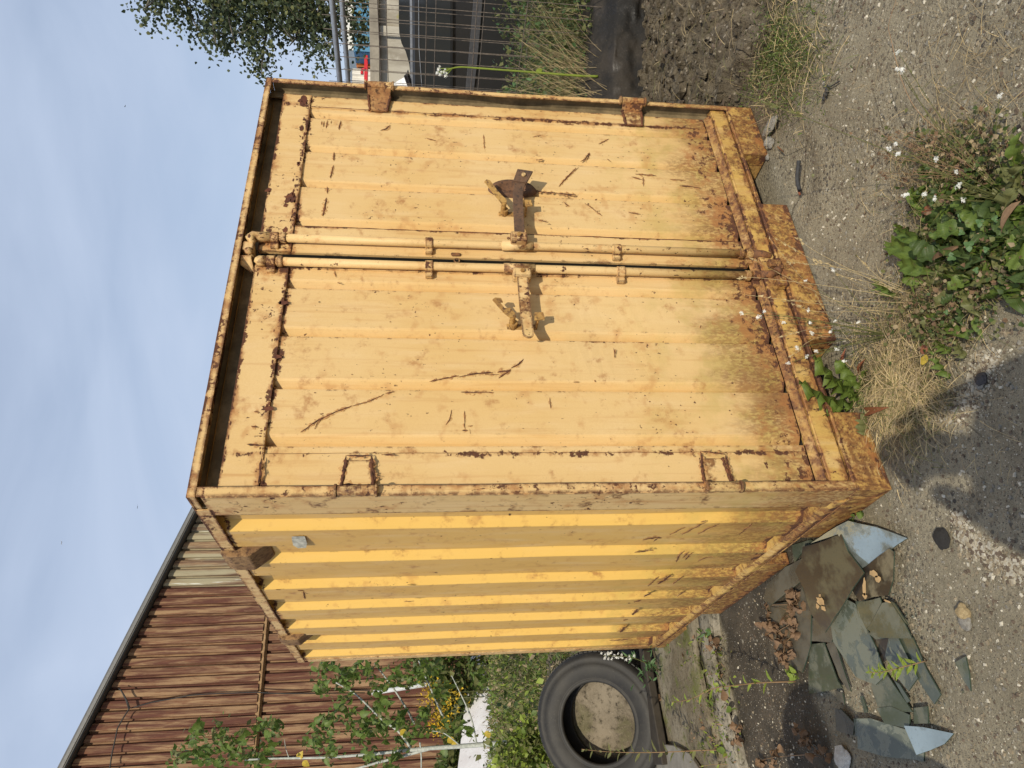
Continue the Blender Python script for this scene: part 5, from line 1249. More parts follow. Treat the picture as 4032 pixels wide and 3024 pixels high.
# ================================================================== concrete slabs, tyres, boards
def slab(name, poly, z0, z1, mt, label, cat, rough_=.010, bev=.02, tilt=None):
    bm = bmesh.new(); n = len(poly)
    bot = [bm.verts.new((p[0], p[1], z0)) for p in poly]; topv = [bm.verts.new((p[0], p[1], z1 + (tilt(p) if tilt else 0))) for p in poly]
    bm.faces.new(bot[::-1]); bm.faces.new(topv)
    for i in range(n): bm.faces.new((bot[i], bot[(i+1)%n], topv[(i+1)%n], topv[i]))
    bmesh.ops.bevel(bm, geom=[e for e in bm.edges], offset=bev, segments=2, affect='EDGES')
    bmesh.ops.triangulate(bm, faces=bm.faces)
    for _ in range(5):
        el = [e for e in bm.edges if e.calc_length() > .07]
        if not el: break
        bmesh.ops.subdivide_edges(bm, edges=el, cuts=1)
        bmesh.ops.triangulate(bm, faces=[f for f in bm.faces if len(f.verts) > 3])
    bmesh.ops.recalc_face_normals(bm, faces=bm.faces)
    for v in bm.verts:
        q = mn.noise(v.co*7)*rough_ + mn.noise(v.co*23)*rough_*.5; v.co += v.normal*q
    me = bpy.data.meshes.new(name); bm.to_mesh(me); bm.free(); me.materials.append(mt)
    for p in me.polygons: p.use_smooth = True
    o = bpy.data.objects.new(name, me); col.objects.link(o); return tag(o, label, cat)
def concmat(name, c, c2, moss=0):
    a = NT(name); P = a.pos(); q = a.mix(a.map(a.noise(P, 3, 6, .65), .35, .65), c, c2); q = a.mix(a.map(a.noise(P, 25, 7, .75), .50, .66), q, tuple(x*.42 for x in c2))
    q = a.mix(a.map(a.noise(P, 120, 4, .7), .5, .75, 0, .6), q, tuple(min(1,x*1.4) for x in c))
    if moss: q = a.mix(a.map(a.noise(P, 5, 6, .7), .52, .64, 0, moss), q, (.10,.12,.02))
    a.base(q); a.rough(.92); a.spec(.2); a.bump(a.noise(P, 45, 7, .75), .7, .008); return a.m
C1 = concmat('old slab concrete', (.235,.205,.150), (.115,.095,.062), .6); C2 = concmat('rough pitted concrete', (.225,.190,.140), (.10,.082,.058), .2); C3 = concmat('pale kerb concrete', (.34,.31,.25), (.12,.105,.075), .45)
slab('concrete_slab', [(-1.7,1.86),(-.9,1.84),(-.47,1.84),(-.187,1.90),(.05,1.80),(.30,1.76),(.30,2.86),(.113,2.90),(-.47,2.80),(-1.7,2.74)], -.05, .075, C1, 'mossy edged concrete slab lying in front of the leaning tyre', 'concrete slab')
slab('concrete_edging', [(-1.7,1.70),(-.5,1.66),(-.2,1.72),(.06,1.62),(.28,1.60),(.28,1.74),(.03,1.79),(-.2,1.89),(-.5,1.82),(-1.7,1.84)], -.05, .042, C3, 'broken pale concrete edging between the slab and the dark wet patch', 'concrete edging', .016, .012)
slab('concrete_block', [(-1.35,3.12),(.42,3.16),(.55,4.6),(-1.3,4.5)], -.05, .16, C2, 'low concrete block on the ground behind the leaning tyre', 'concrete block', .02, .03, tilt=lambda p: (p[1]-3.1)*.04)
slab('stone_block', [(.15,4.75),(.95,4.70),(1.0,5.1),(.2,5.15)], -.05, .34, C2, 'brown stone block in dry grass behind the tyres', 'stone', .025, .04)
RB = NT('tyre rubber'); P = RB.pos(); q = RB.mix(RB.map(RB.noise(P, 5, 5, .6), .35, .7), (.012,.011,.010), (.028,.025,.020)); q = RB.mix(RB.map(RB.noise(P, 60, 5, .7), .55, .75, 0, .5), q, (.065,.058,.045)); RB.base(q); RB.rough(.62); RB.spec(.4); RB.bump(RB.noise(P, 80, 4), .2, .002); RB = RB.m
def tyre(cen, nrm_, Ro, Ri, W, label, spin=0):
    t = thing('car_tyre', V(cen.x, cen.y, 0), label, 'tyre'); n_ = nrm_.normalized(); a_ = n_.orthogonal().normalized(); b_ = n_.cross(a_)
    hw = W/2
    prof = [(Ri+.004,hw*.72),(Ri,hw*.86),(Ri+.006,hw*.93),(Ri+.022,hw*.95),(Ri+.026,hw*.925),(Ri+.030,hw*.95),(Ri+(Ro-Ri)*.45,hw*1.04),(Ri+(Ro-Ri)*.60,hw*1.05),(Ri+(Ro-Ri)*.62,hw*1.03),(Ri+(Ro-Ri)*.78,hw*.98),(Ri+(Ro-Ri)*.80,hw*.995),(Ro-.018,hw*.88),(Ro-.008,hw*.80)]
    outer = prof + [(Ro-.003,hw*.66),(Ro,hw*.5),(Ro+.002,hw*.2),(Ro+.002,-hw*.2),(Ro,-hw*.5),(Ro-.003,-hw*.66)] + [(r_, -w_) for r_, w_ in prof[::-1]]
    inner = [(Ri+.010,-hw*.70),(Ri+(Ro-Ri)*.5,-hw*.93),(Ro-.022,-hw*.72),(Ro-.015,0),(Ro-.022,hw*.72),(Ri+(Ro-Ri)*.5,hw*.93),(Ri+.010,hw*.70)]
    ring = outer + inner; N = 72; vs = []; m_ = len(ring)
    for i in range(N):
        q = 2*math.pi*i/N; d = a_*math.cos(q)+b_*math.sin(q)
        for (r_, w_) in ring: vs.append(cen + d*r_ + n_*w_)
    b = MB(); b.add(vs, [(i*m_+j, i*m_+(j+1)%m_, ((i+1)%N)*m_+(j+1)%m_, ((i+1)%N)*m_+j) for i in range(N) for j in range(m_)])
    b.build('tyre_body', RB, t, smooth=True)
    b = MB(); NB = 80
    for row, (w0, w1) in enumerate(((-.62,-.30),(-.22,.22),(.30,.62))):
        for i in range(NB):
            q0 = 2*math.pi*(i+.5*(row % 2))/NB; q1 = q0+2*math.pi*.74/NB; sk = .02*(row-1)
            vs = []
            for rr_ in (Ro-.004, Ro+.0085):
                for (q, w_) in ((q0+sk,w0),(q1+sk,w0),(q1-sk,w1),(q0-sk,w1)): vs.append(cen + (a_*math.cos(q)+b_*math.sin(q))*(rr_-(.004 if abs(w_) > .6 else 0)) + n_*(w_*hw))
            b.add(vs, [(4,5,6,7),(0,1,5,4),(1,2,6,5),(2,3,7,6),(3,0,4,7)])
    tag(b.build('tread', RB, t, recalc=False), kind='stuff'); return t
c1_ = dep(2372, 2834, 4.66); tocam = (CAM-c1_); tocam.z = 0; tocam.normalize(); lf = V(-rt.x, -rt.y, 0).normalized()
n1_ = (tocam*math.cos(R(30)) + lf*.16 + V(0,0,math.sin(R(30)))).normalized()
tyre(c1_, n1_, .425, .240, .22, 'worn black car tyre leaning back on rough concrete left of the container')
ua_ = n1_.cross(V(0,0,1)).normalized(); ub_ = ua_.cross(n1_).normalized()
if ub_.z < 0: ub_ = -ub_
o = slab('concrete_block', [(-.36,-.34),(.38,-.36),(.40,.12),(.30,.34),(-.26,.33),(-.37,.08)], -.07, .07, C2, 'rough pitted concrete block that the tyre leans on, seen through its hole', 'concrete block', .022, .03)
bc_ = c1_ - n1_*.185; o.matrix_basis = Matrix(((ua_.x,ub_.x,n1_.x,bc_.x),(ua_.y,ub_.y,n1_.y,bc_.y),(ua_.z,ub_.z,n1_.z,bc_.z),(0,0,0,1)))
c2_ = dep(2525, 2735, 5.05); tyre(c2_, (tocam*.35 + V(0,0,.9) + lf*.2).normalized(), .33, .19, .19, 'second dark tyre mostly hidden behind the leaning one')
b = MB(); b.prism([gnd(2590,2925,.09), gnd(2665,2935,.085), gnd(2725,2965,.085), gnd(2775,3040,.085), gnd(2600,3130,.09), gnd(2560,3060,.09)], (0,0,.02))
tag(b.build('board', simple('grey board', (.20,.185,.155), .7, 0, .15, 14), None, bev=.003), 'flat grey board lying on the slab at the photo edge below the tyre', 'board')
b = MB(); b.prism([gnd(2540,2530,.10), gnd(2560,2560,.10), gnd(2640,3010,.09), gnd(2605,3010,.09)], (0,0,.05))
tag(b.build('timber', simple('dark wet timber', (.035,.028,.02), .7, 0, .2, 20), None, bev=.006), 'dark timber strip lying between the slab and the tyres', 'timber')

# ================================================================== broken glass
def glassmat(name, c, dust, dustc, rlo=.05, tr=.0, metal=0.0, blot=None):
    a = NT(name); P = a.pos(); r_ = a.rnd(); dn = a.noise(P, 8, 6, .65)
    base = a.mix(a.map(a.noise(P, 3, 4), .35, .7), c, tuple(x*.7 for x in c))
    mask = a.map(dn, .62-.35*dust, .78-.35*dust)
    if blot: mask = a.math('MAXIMUM', a.math('MULTIPLY', mask, .4), a.map(a.noise(P, 16, 6, .68, .8), .47, .50, .0, .85))
    q = a.mix(mask, base, dustc); q = a.mix(a.map(a.noise(P, 90, 4, .7), .58, .72, 0, .5), q, tuple(x*.4 for x in c))
    a.base(q); a.rough(a.map(mask, 0, 1, rlo, .55, False)); a.bump(a.noise(P, 240, 3), .06, .001); a.b.inputs['Metallic'].default_value = metal; a.spec(.5); a.b.inputs['IOR'].default_value = 1.5
    a.b.inputs['Coat Weight'].default_value = .12; a.b.inputs['Coat Roughness'].default_value = .10; return a.m
GM = dict(clear=glassmat('dusty greenish glass', (.085,.098,.070), .45, (.135,.140,.105)), pale=glassmat('spotted greenish glass', (.095,.108,.080), .5, (.165,.180,.145), blot=1),
          mir=glassmat('mirror glass', (.46,.53,.51), .42, (.20,.22,.19), .04, metal=.70), dirty=glassmat('mud covered glass', (.050,.040,.030), .5, (.100,.088,.050), .3),
          black=glassmat('peeling black backing', (.035,.028,.022), .4, (.17,.145,.09), .35), grey=glassmat('dull grey glass', (.075,.070,.055), .5, (.105,.098,.075), .25), edge=simple('green glass edge', (.035,.055,.038), .15, 0, .1, 20, 0, .8))
oQ = ((2688,1900), .6774)
SH = [('grey',.006,0,[(500,710),(640,690),(740,760),(690,900),(600,1000),(500,880)],'dark shard lowest in the pile under the dried leaves'),
 ('clear',.008,0,[(740,940),(830,930),(905,1150),(935,1195),(735,1228)],'broad dull shard at the left foot of the pile beside the dried leaves'),
 ('grey',.010,0,[(905,205),(990,200),(960,245),(860,300),(830,330)],'thin dark shard tucked against the container under the bluish one'),
 ('clear',.010,0,[(640,365),(745,330),(770,345),(705,400),(655,470)],'small shard against the container left of the muddy one'),
 ('clear',.010,0,[(1100,1180),(1190,1110),(1345,1335),(1230,1320),(1140,1305)],'long shard pointing out of the pile toward the leafy seedling'),
 ('clear',.013,0,[(1135,1310),(1220,1302),(1325,1350),(1322,1432),(1180,1400)],'slightly cracked shard above the largest flat one'),
 ('clear',.010,0,[(1348,1310),(1430,1300),(1436,1400),(1350,1402)],'small nearly square shard at the edge of the pile'),
 ('black',.012,0,[(1080,880),(1200,880),(1215,1010),(1150,1060),(1090,960)],'dark shard glimpsed in a gap in the middle of the pile'),
 ('clear',.010,0,[(1255,900),(1340,900),(1420,1080),(1508,1232),(1472,1288),(1385,1160),(1290,1010)],'long dark shard along the right side of the pile'),
 ('clear',.012,0,[(1235,1150),(1265,1170),(1330,1270),(1310,1280)],'thin sliver beside the leafy seedling'),
 ('pale',.016,0,[(1205,898),(1260,902),(1375,1135),(1320,1212),(1275,1160),(1180,1010)],'shard with a bright reflection under the leafy seedling'),
 ('grey',.014,0,[(840,940),(885,920),(985,1215),(965,1205),(930,1150)],'narrow shard between two broad dull ones'),
 ('pale',.020,0,[(868,835),(965,680),(1012,705),(1130,960),(1185,1120),(1125,1175),(1010,1130),(880,925)],'long pale shard mottled with water spots in the middle of the pile'),
 ('grey',.016,0,[(755,790),(905,742),(905,830),(870,930),(745,922)],'brownish shard under the point of the muddy one'),
 ('grey',.020,0,[(700,600),(755,760),(750,950),(700,1105),(612,1045),(606,900),(660,760)],'tall dark grey shard left of the pile with a rounded edge'),
 ('grey',.026,.05,[(505,590),(600,490),(690,438),(705,470),(690,570),(600,650),(520,718),(486,680)],'oval grey shard leaning on the container rail'),
 ('clear',.024,0,[(1010,690),(1060,690),(1150,668),(1160,700),(1095,830),(1075,850),(1040,780)],'cracked shard right of the mottled pale one'),
 ('clear',.030,0,[(1165,700),(1212,690),(1292,815),(1335,905),(1135,898),(1082,850)],'fan shaped cracked shard on the right of the pile'),
 ('clear',.026,0,[(1085,875),(1150,850),(1188,880),(1205,900),(1130,912)],'small curved shard below the fan shaped one'),
 ('black',.034,0,[(1060,500),(1140,430),(1205,382),(1232,405),(1228,560),(1200,655),(1115,665),(1035,692),(985,610)],'shard with black peeling paint right of the muddy one'),
 ('mir',.046,.10,[(800,352),(880,290),(985,222),(1110,258),(1252,325),(1150,410),(1025,500),(930,300)],'pale blue mirror shard reflecting the sky at the top of the pile'),
 ('dirty',.060,.06,[(715,372),(800,350),(928,300),(960,400),(1045,525),(985,610),(940,690),(825,872),(752,765),(712,612),(670,515),(708,442)],'largest shard covered in brown mud on top of the pile'),
 ('pale',.010,.02,[(1040,1370),(1110,1370),(1240,1420),(1376,1465),(1376,1622),(1180,1590),(1055,1545)],'large flat shard lowest in the photo with a dark blot'),
 ('mir',.016,.03,[(1312,1412),(1400,1420),(1558,1460),(1515,1520),(1380,1582)],'pale blue pointed shard beside the large flat one'),
 ('grey',.008,0,[(892,1312),(930,1322),(1002,1400),(995,1468),(900,1440)],'brownish shard on the gravel left of the large flat one'),
 ('clear',.008,0,[(1000,1370),(1030,1372),(1056,1490),(1012,1470)],'narrow strip of glass touching the large flat shard'),
 ('clear',.008,0,[(1590,1045),(1650,1010),(1672,1110),(1682,1212),(1640,1150)],'lone triangular shard apart from the pile on the gravel'),
 ('grey',.008,0,[(890,1205),(935,1225),(948,1290),(905,1260)],'tiny brown shard near the white chip'),
 ('clear',.008,0,[(1035,1240),(1050,1240),(1082,1335),(1062,1340)],'tiny bright sliver on the gravel'),
 ('clear',.032,0,[(1215,690),(1235,700),(1320,830),(1300,812)],'narrow ribbed edge strip of glass beside the fan shaped shard')]
for gi, (gm, z, tilt, pl_, lab) in enumerate(SH):
    pts = [gnd(*Z(*oQ, [q])[0], z) for q in pl_]; c = sum(pts, V(0,0,0))/len(pts); out = []
    n = len(pts)
    for i in range(n):     # chipped, slightly wandering edges
        p, q = pts[i], pts[(i+1) % n]; out.append(p); L = (q-p).length
        if L > .09:
            for k in range(1, int(L/.045)): out.append(p.lerp(q, k/int(L/.045)) + V(random.uniform(-1,1), random.uniform(-1,1), 0)*.0022)
    tx, ty = random.uniform(-.02,.02), random.uniform(-.02,.02)
    if tilt: tx, ty = {'mir': (.20,.10), 'dirty': (.05,.03)}.get(gm, (.0,.05)) if tilt > .04 else (.02,.13)
    out = [V(p.x, p.y, p.z + (p.x-c.x)*tx + (p.y-c.y)*ty) for p in out]
    b = MB(); b.prism(out, (0,0,.0042)); o = b.build('glass_shard', GM[gm])
    o.data.materials.append(GM['edge'])
    for p in o.data.polygons:
        if abs(p.normal.z) < .5: p.material_index = 1
    tag(o, lab, 'glass shard', 'broken glass shards beside the container')
for i in range(60):   # crumbs of glass
    pass
b = MB()
for i in range(260):
    x, y = random.choice(((random.gauss(1000,90), random.gauss(1280,60)),(random.gauss(1380,90), random.gauss(1250,120)),(random.gauss(900,120), random.gauss(1350,100)),(random.gauss(1290,60),random.gauss(720,60))))
    p = gnd(*Z(*oQ, [(x,y)])[0], .003+random.random()*.003); s_ = random.uniform(.002,.006); b.add([p+rv()*s_ for _ in range(4)], [(0,1,2),(0,3,1),(1,3,2),(0,2,3)])
tag(b.build('glass_crumbs', GM['pale']), kind='stuff')
b = MB()   # flakes of tan paint on the muddy and black shards
for (x, y, w_, h_, z) in ((805,690,34,26,.070),(822,730,26,16,.072),(790,720,16,18,.070),(803,660,10,16,.070),(1062,600,11,60,.046),(1065,660,16,16,.046),(1115,530,32,26,.046),(1140,560,18,24,.046),(1195,690,24,6,.040)):
    c = gnd(*Z(*oQ, [(x,y)])[0], z); k_ = .6774/2815*2.4
    pts = []
    for j in range(12):
        q = 2*math.pi*j/12; g_ = .6+.6*random.random(); pts.append(c + rt*math.sin(q)*h_*k_*g_ - V(up.x,up.y,0).normalized()*math.cos(q)*w_*k_*1.5*g_)
    pts = [V(p.x, p.y, z+.004) for p in pts]
    b.add(pts, [tuple(range(12))])
tag(b.build('paint_flakes', simple('tan paint flake', (.46,.31,.15), .7)), kind='stuff')

# ---- dried curled leaves
o2500 = ((2500,2300), .4364)
def z25(x, y): return (2500+x*.4364, 2300+y*.4364)
def dried(label, spots, group=None):
    t = thing('dried_leaves', gnd(*z25(*spots[0][:2])), label, 'dead leaves', group)
    for (x, y, r_, n) in spots:
        for k in range(n):
            p = gnd(*z25(x+random.gauss(0,r_*.5), y+random.gauss(0,r_*.5)), random.uniform(.015,.05)); leafob(fam('brown','curl',n=6,W=.28), t, orient(p, rv(), rv(), random.uniform(.035,.060)))
    P_ = [gnd(*z25(s[0], s[1]), .03) for s in spots]; 
    if len(P_) > 1: stemline(t, P_, .002, .0015, 'rstem')
dried('long clump of curled brown dead leaves beside the glass pile', [(1210,360,55,12),(1270,440,60,12),(1420,350,45,9),(1440,450,40,7),(1360,520,50,9),(1340,620,50,9),(1330,700,35,5)])
dried('small curled brown dead leaves in front of the tall grey shard', [(1440,110,50,9),(1470,180,45,7),(1190,190,25,3),(1400,240,30,3)])
dried('brown withered leaves on the wet patch near the photo edge', [(1540,1420,50,9),(1490,1340,30,4),(1670,1530,40,5),(1270,1560,60,7),(1130,1590,50,6)])
dried('reddish brown withered leaves at the foot of the willowherb seedlings', [(915,1320,35,7),(920,1420,40,7),(700,520,40,7),(730,560,30,4)])
# ---- willowherb
def willow(label, px_pts, leaves, d, r0=.0028, m_='bright', L=(.05,.075), st='rstem', base=None):
    P_ = smoothpts([dep(*q, d) for q in px_pts], 6); P_[0] = gnd(*px_pts[0]) if base is None else base
    t = thing('willowherb', P_[0], label, 'weed'); stemline(t, P_, r0, r0*.4, st); n = len(P_)
    for k in range(leaves):
        i = min(n-2, int((.15+.85*k/leaves)*(n-1))); dd = (P_[i+1]-P_[i]).normalized(); q = k*2.4
        o_ = rt*math.cos(q)+(-fwd)*math.sin(q)*.8; f_ = 1-.45*k/leaves
        leafob(fam(m_,'lance',W=.15), t, orient(P_[i], dd*.55+o_+V(0,0,-.1)+rv()*.15, dd*.8-fwd*.4+rv()*.2, random.uniform(*L)*f_))
    return t
willow('willowherb seedling with narrow yellow green leaves standing in the glass', [(3648,2602),(3560,2625),(3480,2645),(3422,2648)], 30, gd(3648,2602)-.02, .0022, 'bright', (.035,.055))
willow('tall drooping willowherb rising from the dark wet patch', [z25(1450,880),z25(1140,890),z25(900,915),z25(700,945),z25(500,1040),z25(330,1065)], 26, gd(*z25(1450,880)), .0030, 'bright', (.04,.075))
willow('tallest willowherb at the photo edge in front of the tyre', [z25(860,1495),z25(600,1500),z25(300,1515),z25(0,1520),(2390,2960),(2290,2950)], 34, gd(*z25(860,1495)), .0030, 'olive', (.05,.085))
willow('slender willowherb lying low at the edge below the slab', [z25(1000,1640),z25(760,1625),z25(580,1645)], 8, gd(*z25(900,1640)), .002, 'bright', (.03,.05))
def herb(label, spots, mats, size, kinds=('ovate',.33), z=(0,.05)):
    c0 = spots[0]; t = thing('small_weed', gnd(c0[0], c0[1]), label, 'weed')
    for (x, y, r_, n) in spots:
        b_ = gnd(x, y, 0)
        for k in range(n):
            q = random.random()*6.28; d = V(math.cos(q), math.sin(q), random.uniform(.2,1.0)); p = gnd(x+random.gauss(0,r_*.4), y+random.gauss(0,r_*.4), random.uniform(*z))
            leafob(fam(random.choice(mats), kinds[0], W=kinds[1]), t, orient(p, d, V(0,0,1)-fwd*.5+rv()*.3, random.uniform(*size)))
    return t
herb('green seedlings crowding the slab edge beside the tall willowherb', [z25(640,1330)+(50,16), z25(560,1210)+(40,9), z25(780,1480)+(45,14), z25(850,1130)+(20,2), z25(600,1400)+(40,10), z25(700,1380)+(40,10)], ['dock','bright','olive'], (.035,.065))
herb('tiny green shoot at the tip of the tall grey shard', [z25(1440,830)+(18,9), z25(1400,740)+(10,4)], ['dock','bright'], (.02,.04))
herb('little round green leaves between container corner and blue shard', [(2688+990*.6774,1900+205*.6774,12,5),(2688+1040*.6774,1900+200*.6774,8,4)], ['dock'], (.014,.024), ('round',.45))
herb('feathery green weeds growing along the slab beside the container', [(2580,2570,40,26),(2640,2560,40,26),(2700,2560,30,20),(2760,2500,24,16),(2540,2620,30,16),(2620,2620,30,16)], ['olive','dock','clover'], (.025,.05), ('lance',.12), (0,.07))
leafcloud('slab_weeds', ['olive','dock','brown','bright'], 900, lambda: (lambda q: (gnd(q[0]+random.gauss(0,35), q[1]+random.gauss(0,60), abs(random.gauss(.03,.04))), V(0,0,1)))(random.choice(((2780,2870),(2800,2760),(2830,2920),(2700,2580),(2800,2650),(2760,2960)))), (.012,.035), kinds=(('ovate',.30),('lance',.16)))
herb('five fingered green leaves at the container corner foot', [(2735,2540,16,12),(2745,2600,16,10),(2800,2480,14,8)], ['dock','clover'], (.04,.06), ('ovate',.25), (.01,.05))
herb('yellow mossy tuft on the slab edge', [(2790,2660,22,40),(2770,2620,20,30)], ['yellow','bright','olive'], (.008,.016), ('lance',.2), (0,.02))
t = thing('mugwort', gnd(2600,2660,.08), 'grey green mugwort with a spike of pale buds beside the tyre', 'weed')
P_ = smoothpts([gnd(2600,2640,.08), dep(2520,2600,4.35), dep(2460,2585,4.35), dep(2375,2582,4.35)], 6); stemline(t, P_, .004, .002, 'olive')
for k in range(46):
    p = P_[random.randint(8,len(P_)-1)]+rv()*.018; leafob(FH[k % 3], t, Matrix.Translation(p) @ Matrix.Scale(random.uniform(.006,.010), 4), 'bud') if k < 26 else leafob(fam('clover','lance',W=.12), t, orient(P_[random.randint(1,12)], rv(), rv(), .05))
for k in range(30): leafob(fam('clover','lance',W=.12), t, orient(dep(random.gauss(2545,28), random.gauss(2620,40), 4.35), rv(), rv(), .055))
for (x, y, lab) in ((2535,2680,'single yellow leaf caught at the slab edge near the mugwort'), (2578,2835,'yellow curled leaf resting against the tyre foot'), (2590,2760,'small orange dead leaf on the slab edge'), (2855,2760,'orange brown leaf by the drooping willowherb')):
    me_ = fam('yellow' if 'yellow' in lab else 'brown', 'ovate', W=.36); o = bpy.data.objects.new('fallen_leaf', me_); col.objects.link(o); o.matrix_basis = orient(gnd(x, y, .10), rv(), -fwd+rv()*.3, .055); tag(o, lab, 'fallen leaf')

# ================================================================== stones and odds and ends
def rock(name, px, py, r_, mt, label, cat, sx=1, sz=.7, z=0, rot=0):
    bm = bmesh.new(); bmesh.ops.create_icosphere(bm, subdivisions=3, radius=1); sd_ = random.random()*50
    for v in bm.verts:
        k = 1+.35*mn.noise(v.co*1.3+V(sd_,0,0))+.10*mn.noise(v.co*4+V(sd_,0,0)); v.co *= k; v.co.x *= sx; v.co.z *= sz
        v.co = Vector((round(v.co.x*5)/5*.35+v.co.x*.65, round(v.co.y*5)/5*.35+v.co.y*.65, v.co.z))
    me = bpy.data.meshes.new(name); bm.to_mesh(me); bm.free(); me.materials.append(mt)
    o = bpy.data.objects.new(name, me); col.objects.link(o); g = gnd(px, py, z); o.matrix_basis = Matrix.Translation(g+V(0,0,r_*sz*.4)) @ Matrix.Rotation(rot,4,'Z') @ Matrix.Scale(r_, 4)
    return tag(o, label, cat)
SG, SY, SD, SWt = concmat('grey stone', (.36,.34,.30), (.24,.22,.19)), concmat('yellow stone', (.55,.43,.24), (.38,.28,.15)), simple('asphalt lump', (.032,.030,.028), .9, 0, .3, 90, .8), concmat('white stone', (.68,.66,.60), (.50,.48,.43))
rock('stone', 3798, 2412, .021, SY, 'yellowish squarish stone alone on the gravel', 'stone', 1.1)
rock('stone', 3805, 2452, .020, SG, 'grey stone touching the yellowish one', 'stone', 1.2, .5)
rock('asphalt_lump', 3709, 2120, .030, SD, 'black round lump of asphalt on the ground near the glass', 'asphalt lump', 1.1, .35)
rock('stone', 3035, 500, .030, SG, 'long flat grey stone leaning at the right container foot', 'stone', 2.4, .35, .01, 1.3)
rock('stone', 3034, 563, .026, SG, 'angular pale grey stone at the right container foot', 'stone', 1.0, .8)
rock('stone', 3022, 618, .014, SG, 'small whitish stone by the fork pocket', 'stone', 1.5, .5)
rock('white_chip', 3318, 2985, .050, SWt, 'white flaky chip at the bottom edge of the photo', 'stone', .8, .18, .004, .3)
rock('white_chip', 3316, 2728, .008, SWt, 'small cube of white chip between the shards and wet patch', 'stone')
rock('white_chip', 3122, 2975, .010, SWt, 'small white chip on the dark wet patch', 'stone')
rock('stone', 3870, 1495, .020, simple('dark pebble', (.05,.045,.045), .7), 'dark pebble in pale gravel below the weed clump', 'stone'); rock('stone', 3862, 1512, .016, SG, 'bluish grey pebble beside the dark one', 'stone')
RUB = simple('grey black rubber', (.040,.040,.042), .75, 0, .25, 60)
b = MB(); b.tube(smoothpts([gnd(2800+x*.3617, 350+y*.3617, .010) for x, y in ((957,780),(938,950),(945,1040),(965,1105))], 4), .0085, 10); o = b.build('cable_piece', RUB, None, smooth=True); tag(o, 'short piece of thick black cable lying on the concrete', 'cable')
b = MB(); b.tube([gnd(2800+x*.3617, 350+y*.3617, .006) for x, y in ((950,1105),(968,1150))], .0045, 6); tag(b.build('cable_core', simple('orange cable core', (.28,.10,.05), .7), o), 'orange brown core sticking out of the cable end')
b = MB(); b.tube(smoothpts([gnd(2600+x*.3617, y*.3617, .008) for x, y in ((1790,930),(1815,980),(1790,1040),(1765,1090))], 4), [.006+.005*math.sin(i*1.1)**2 for i in range(13)], 7); b.tube([gnd(2600+x*.3617, y*.3617, .008) for x, y in ((1790,930),(1850,945),(1950,885))], .003, 5)
tag(b.build('rubber_scrap', RUB, None), 'twisted dark grey rubber scrap on the concrete near the grass', 'scrap')
b = MB(); b.tube([gnd(2800+x*.3617, 350+y*.3617, .004) for x, y in ((725,630),(785,685))], .0035, 6); tag(b.build('nail', M['rust']), 'rusty nail lying by the right fork pocket', 'nail')
# gravel
def gravel(name, n, fn, size, mats):
    vs = []; fs = []; mi = []
    cube = [V(-1,-1,-1),V(1,-1,-1),V(1,1,-1),V(-1,1,-1),V(-.8,-.8,1),V(.8,-.8,1),V(.8,.8,1),V(-.8,.8,1)]; cf = [(0,3,2,1),(4,5,6,7),(0,1,5,4),(1,2,6,5),(2,3,7,6),(3,0,4,7)]
    for _ in range(n):
        p = fn(); s_ = size[0]*(size[1]/size[0])**(random.random()**2.2); q = random.random()*6.28; c_, s2 = math.cos(q), math.sin(q); b = len(vs)
        for v in cube:
            w_ = v + rv()*.45; x, y, z = w_.x*s_*1.2, w_.y*s_*.85, w_.z*s_*.55; vs.append((p.x+x*c_-y*s2, p.y+x*s2+y*c_, p.z+z+s_*.2))
        fs += [tuple(b+i for i in f) for f in cf]; mi += [random.randrange(len(mats))]*6
    me = bpy.data.meshes.new(name); me.from_pydata(vs, [], fs)
    for m_ in mats: me.materials.append(m_)
    me.polygons.foreach_set('material_index', mi); o = bpy.data.objects.new(name, me); col.objects.link(o); return tag(o, kind='stuff')
g1, g2, g3, g4 = simple('pale pebble', (.50,.46,.37), .8), simple('tan pebble', (.25,.205,.14), .85), simple('brown pebble', (.12,.09,.065), .85), simple('grey pebble', (.20,.185,.155), .8)
def fgv():
    while True:
        px, py = random.uniform(2900, 4080), random.uniform(-40, 3060); p = gnd(px, py)
        if -.02 < p.x < 2.02 and p.y > -.02: continue
        if random.random() > .30 + .9*max(0, mn.noise(V(p.x*2.6, p.y*2.6, 11))+.15): continue
        p.z = gheight(p.x, p.y); return p
gravel('gravel', 12000, fgv, (.0011,.0055), [g1,g2,g2,g3,g3,g4])
def fpg():
    x, y, r_ = random.choice(((1130,200,100),(1080,330,90),(990,450,80),(880,560,55),(930,1240,40),(960,1350,50),(1050,1430,70),(1180,1510,80),(1290,1560,60)))
    p = gnd(*gz(x+random.gauss(0,r_*.6), y+random.gauss(0,r_*.6))); p.z = gheight(p.x, p.y); return p
gravel('pale_gravel', 3400, fpg, (.0014,.0064), [simple('whitish chipping', (.40,.37,.30), .85), simple('cream chipping', (.36,.32,.24), .85), g2, g3])
def fgs():
    while True:
        x = random.uniform(2.06, 4.6); y = random.uniform(-.7, 1.4)
        u = (x-2.04)/3.4; v = (y+.55+u*.55)/2.1
        if 0 < v < .9: q = bank(u, v); return V(*q)
gravel('soil_clods', 7000, fgs, (.003,.014), [M['soil'], M['soil'], M['soil'], M['soil'], M['soil'], g3]); gravel('soil_lumps', 900, fgs, (.010,.036), [M['soil']])

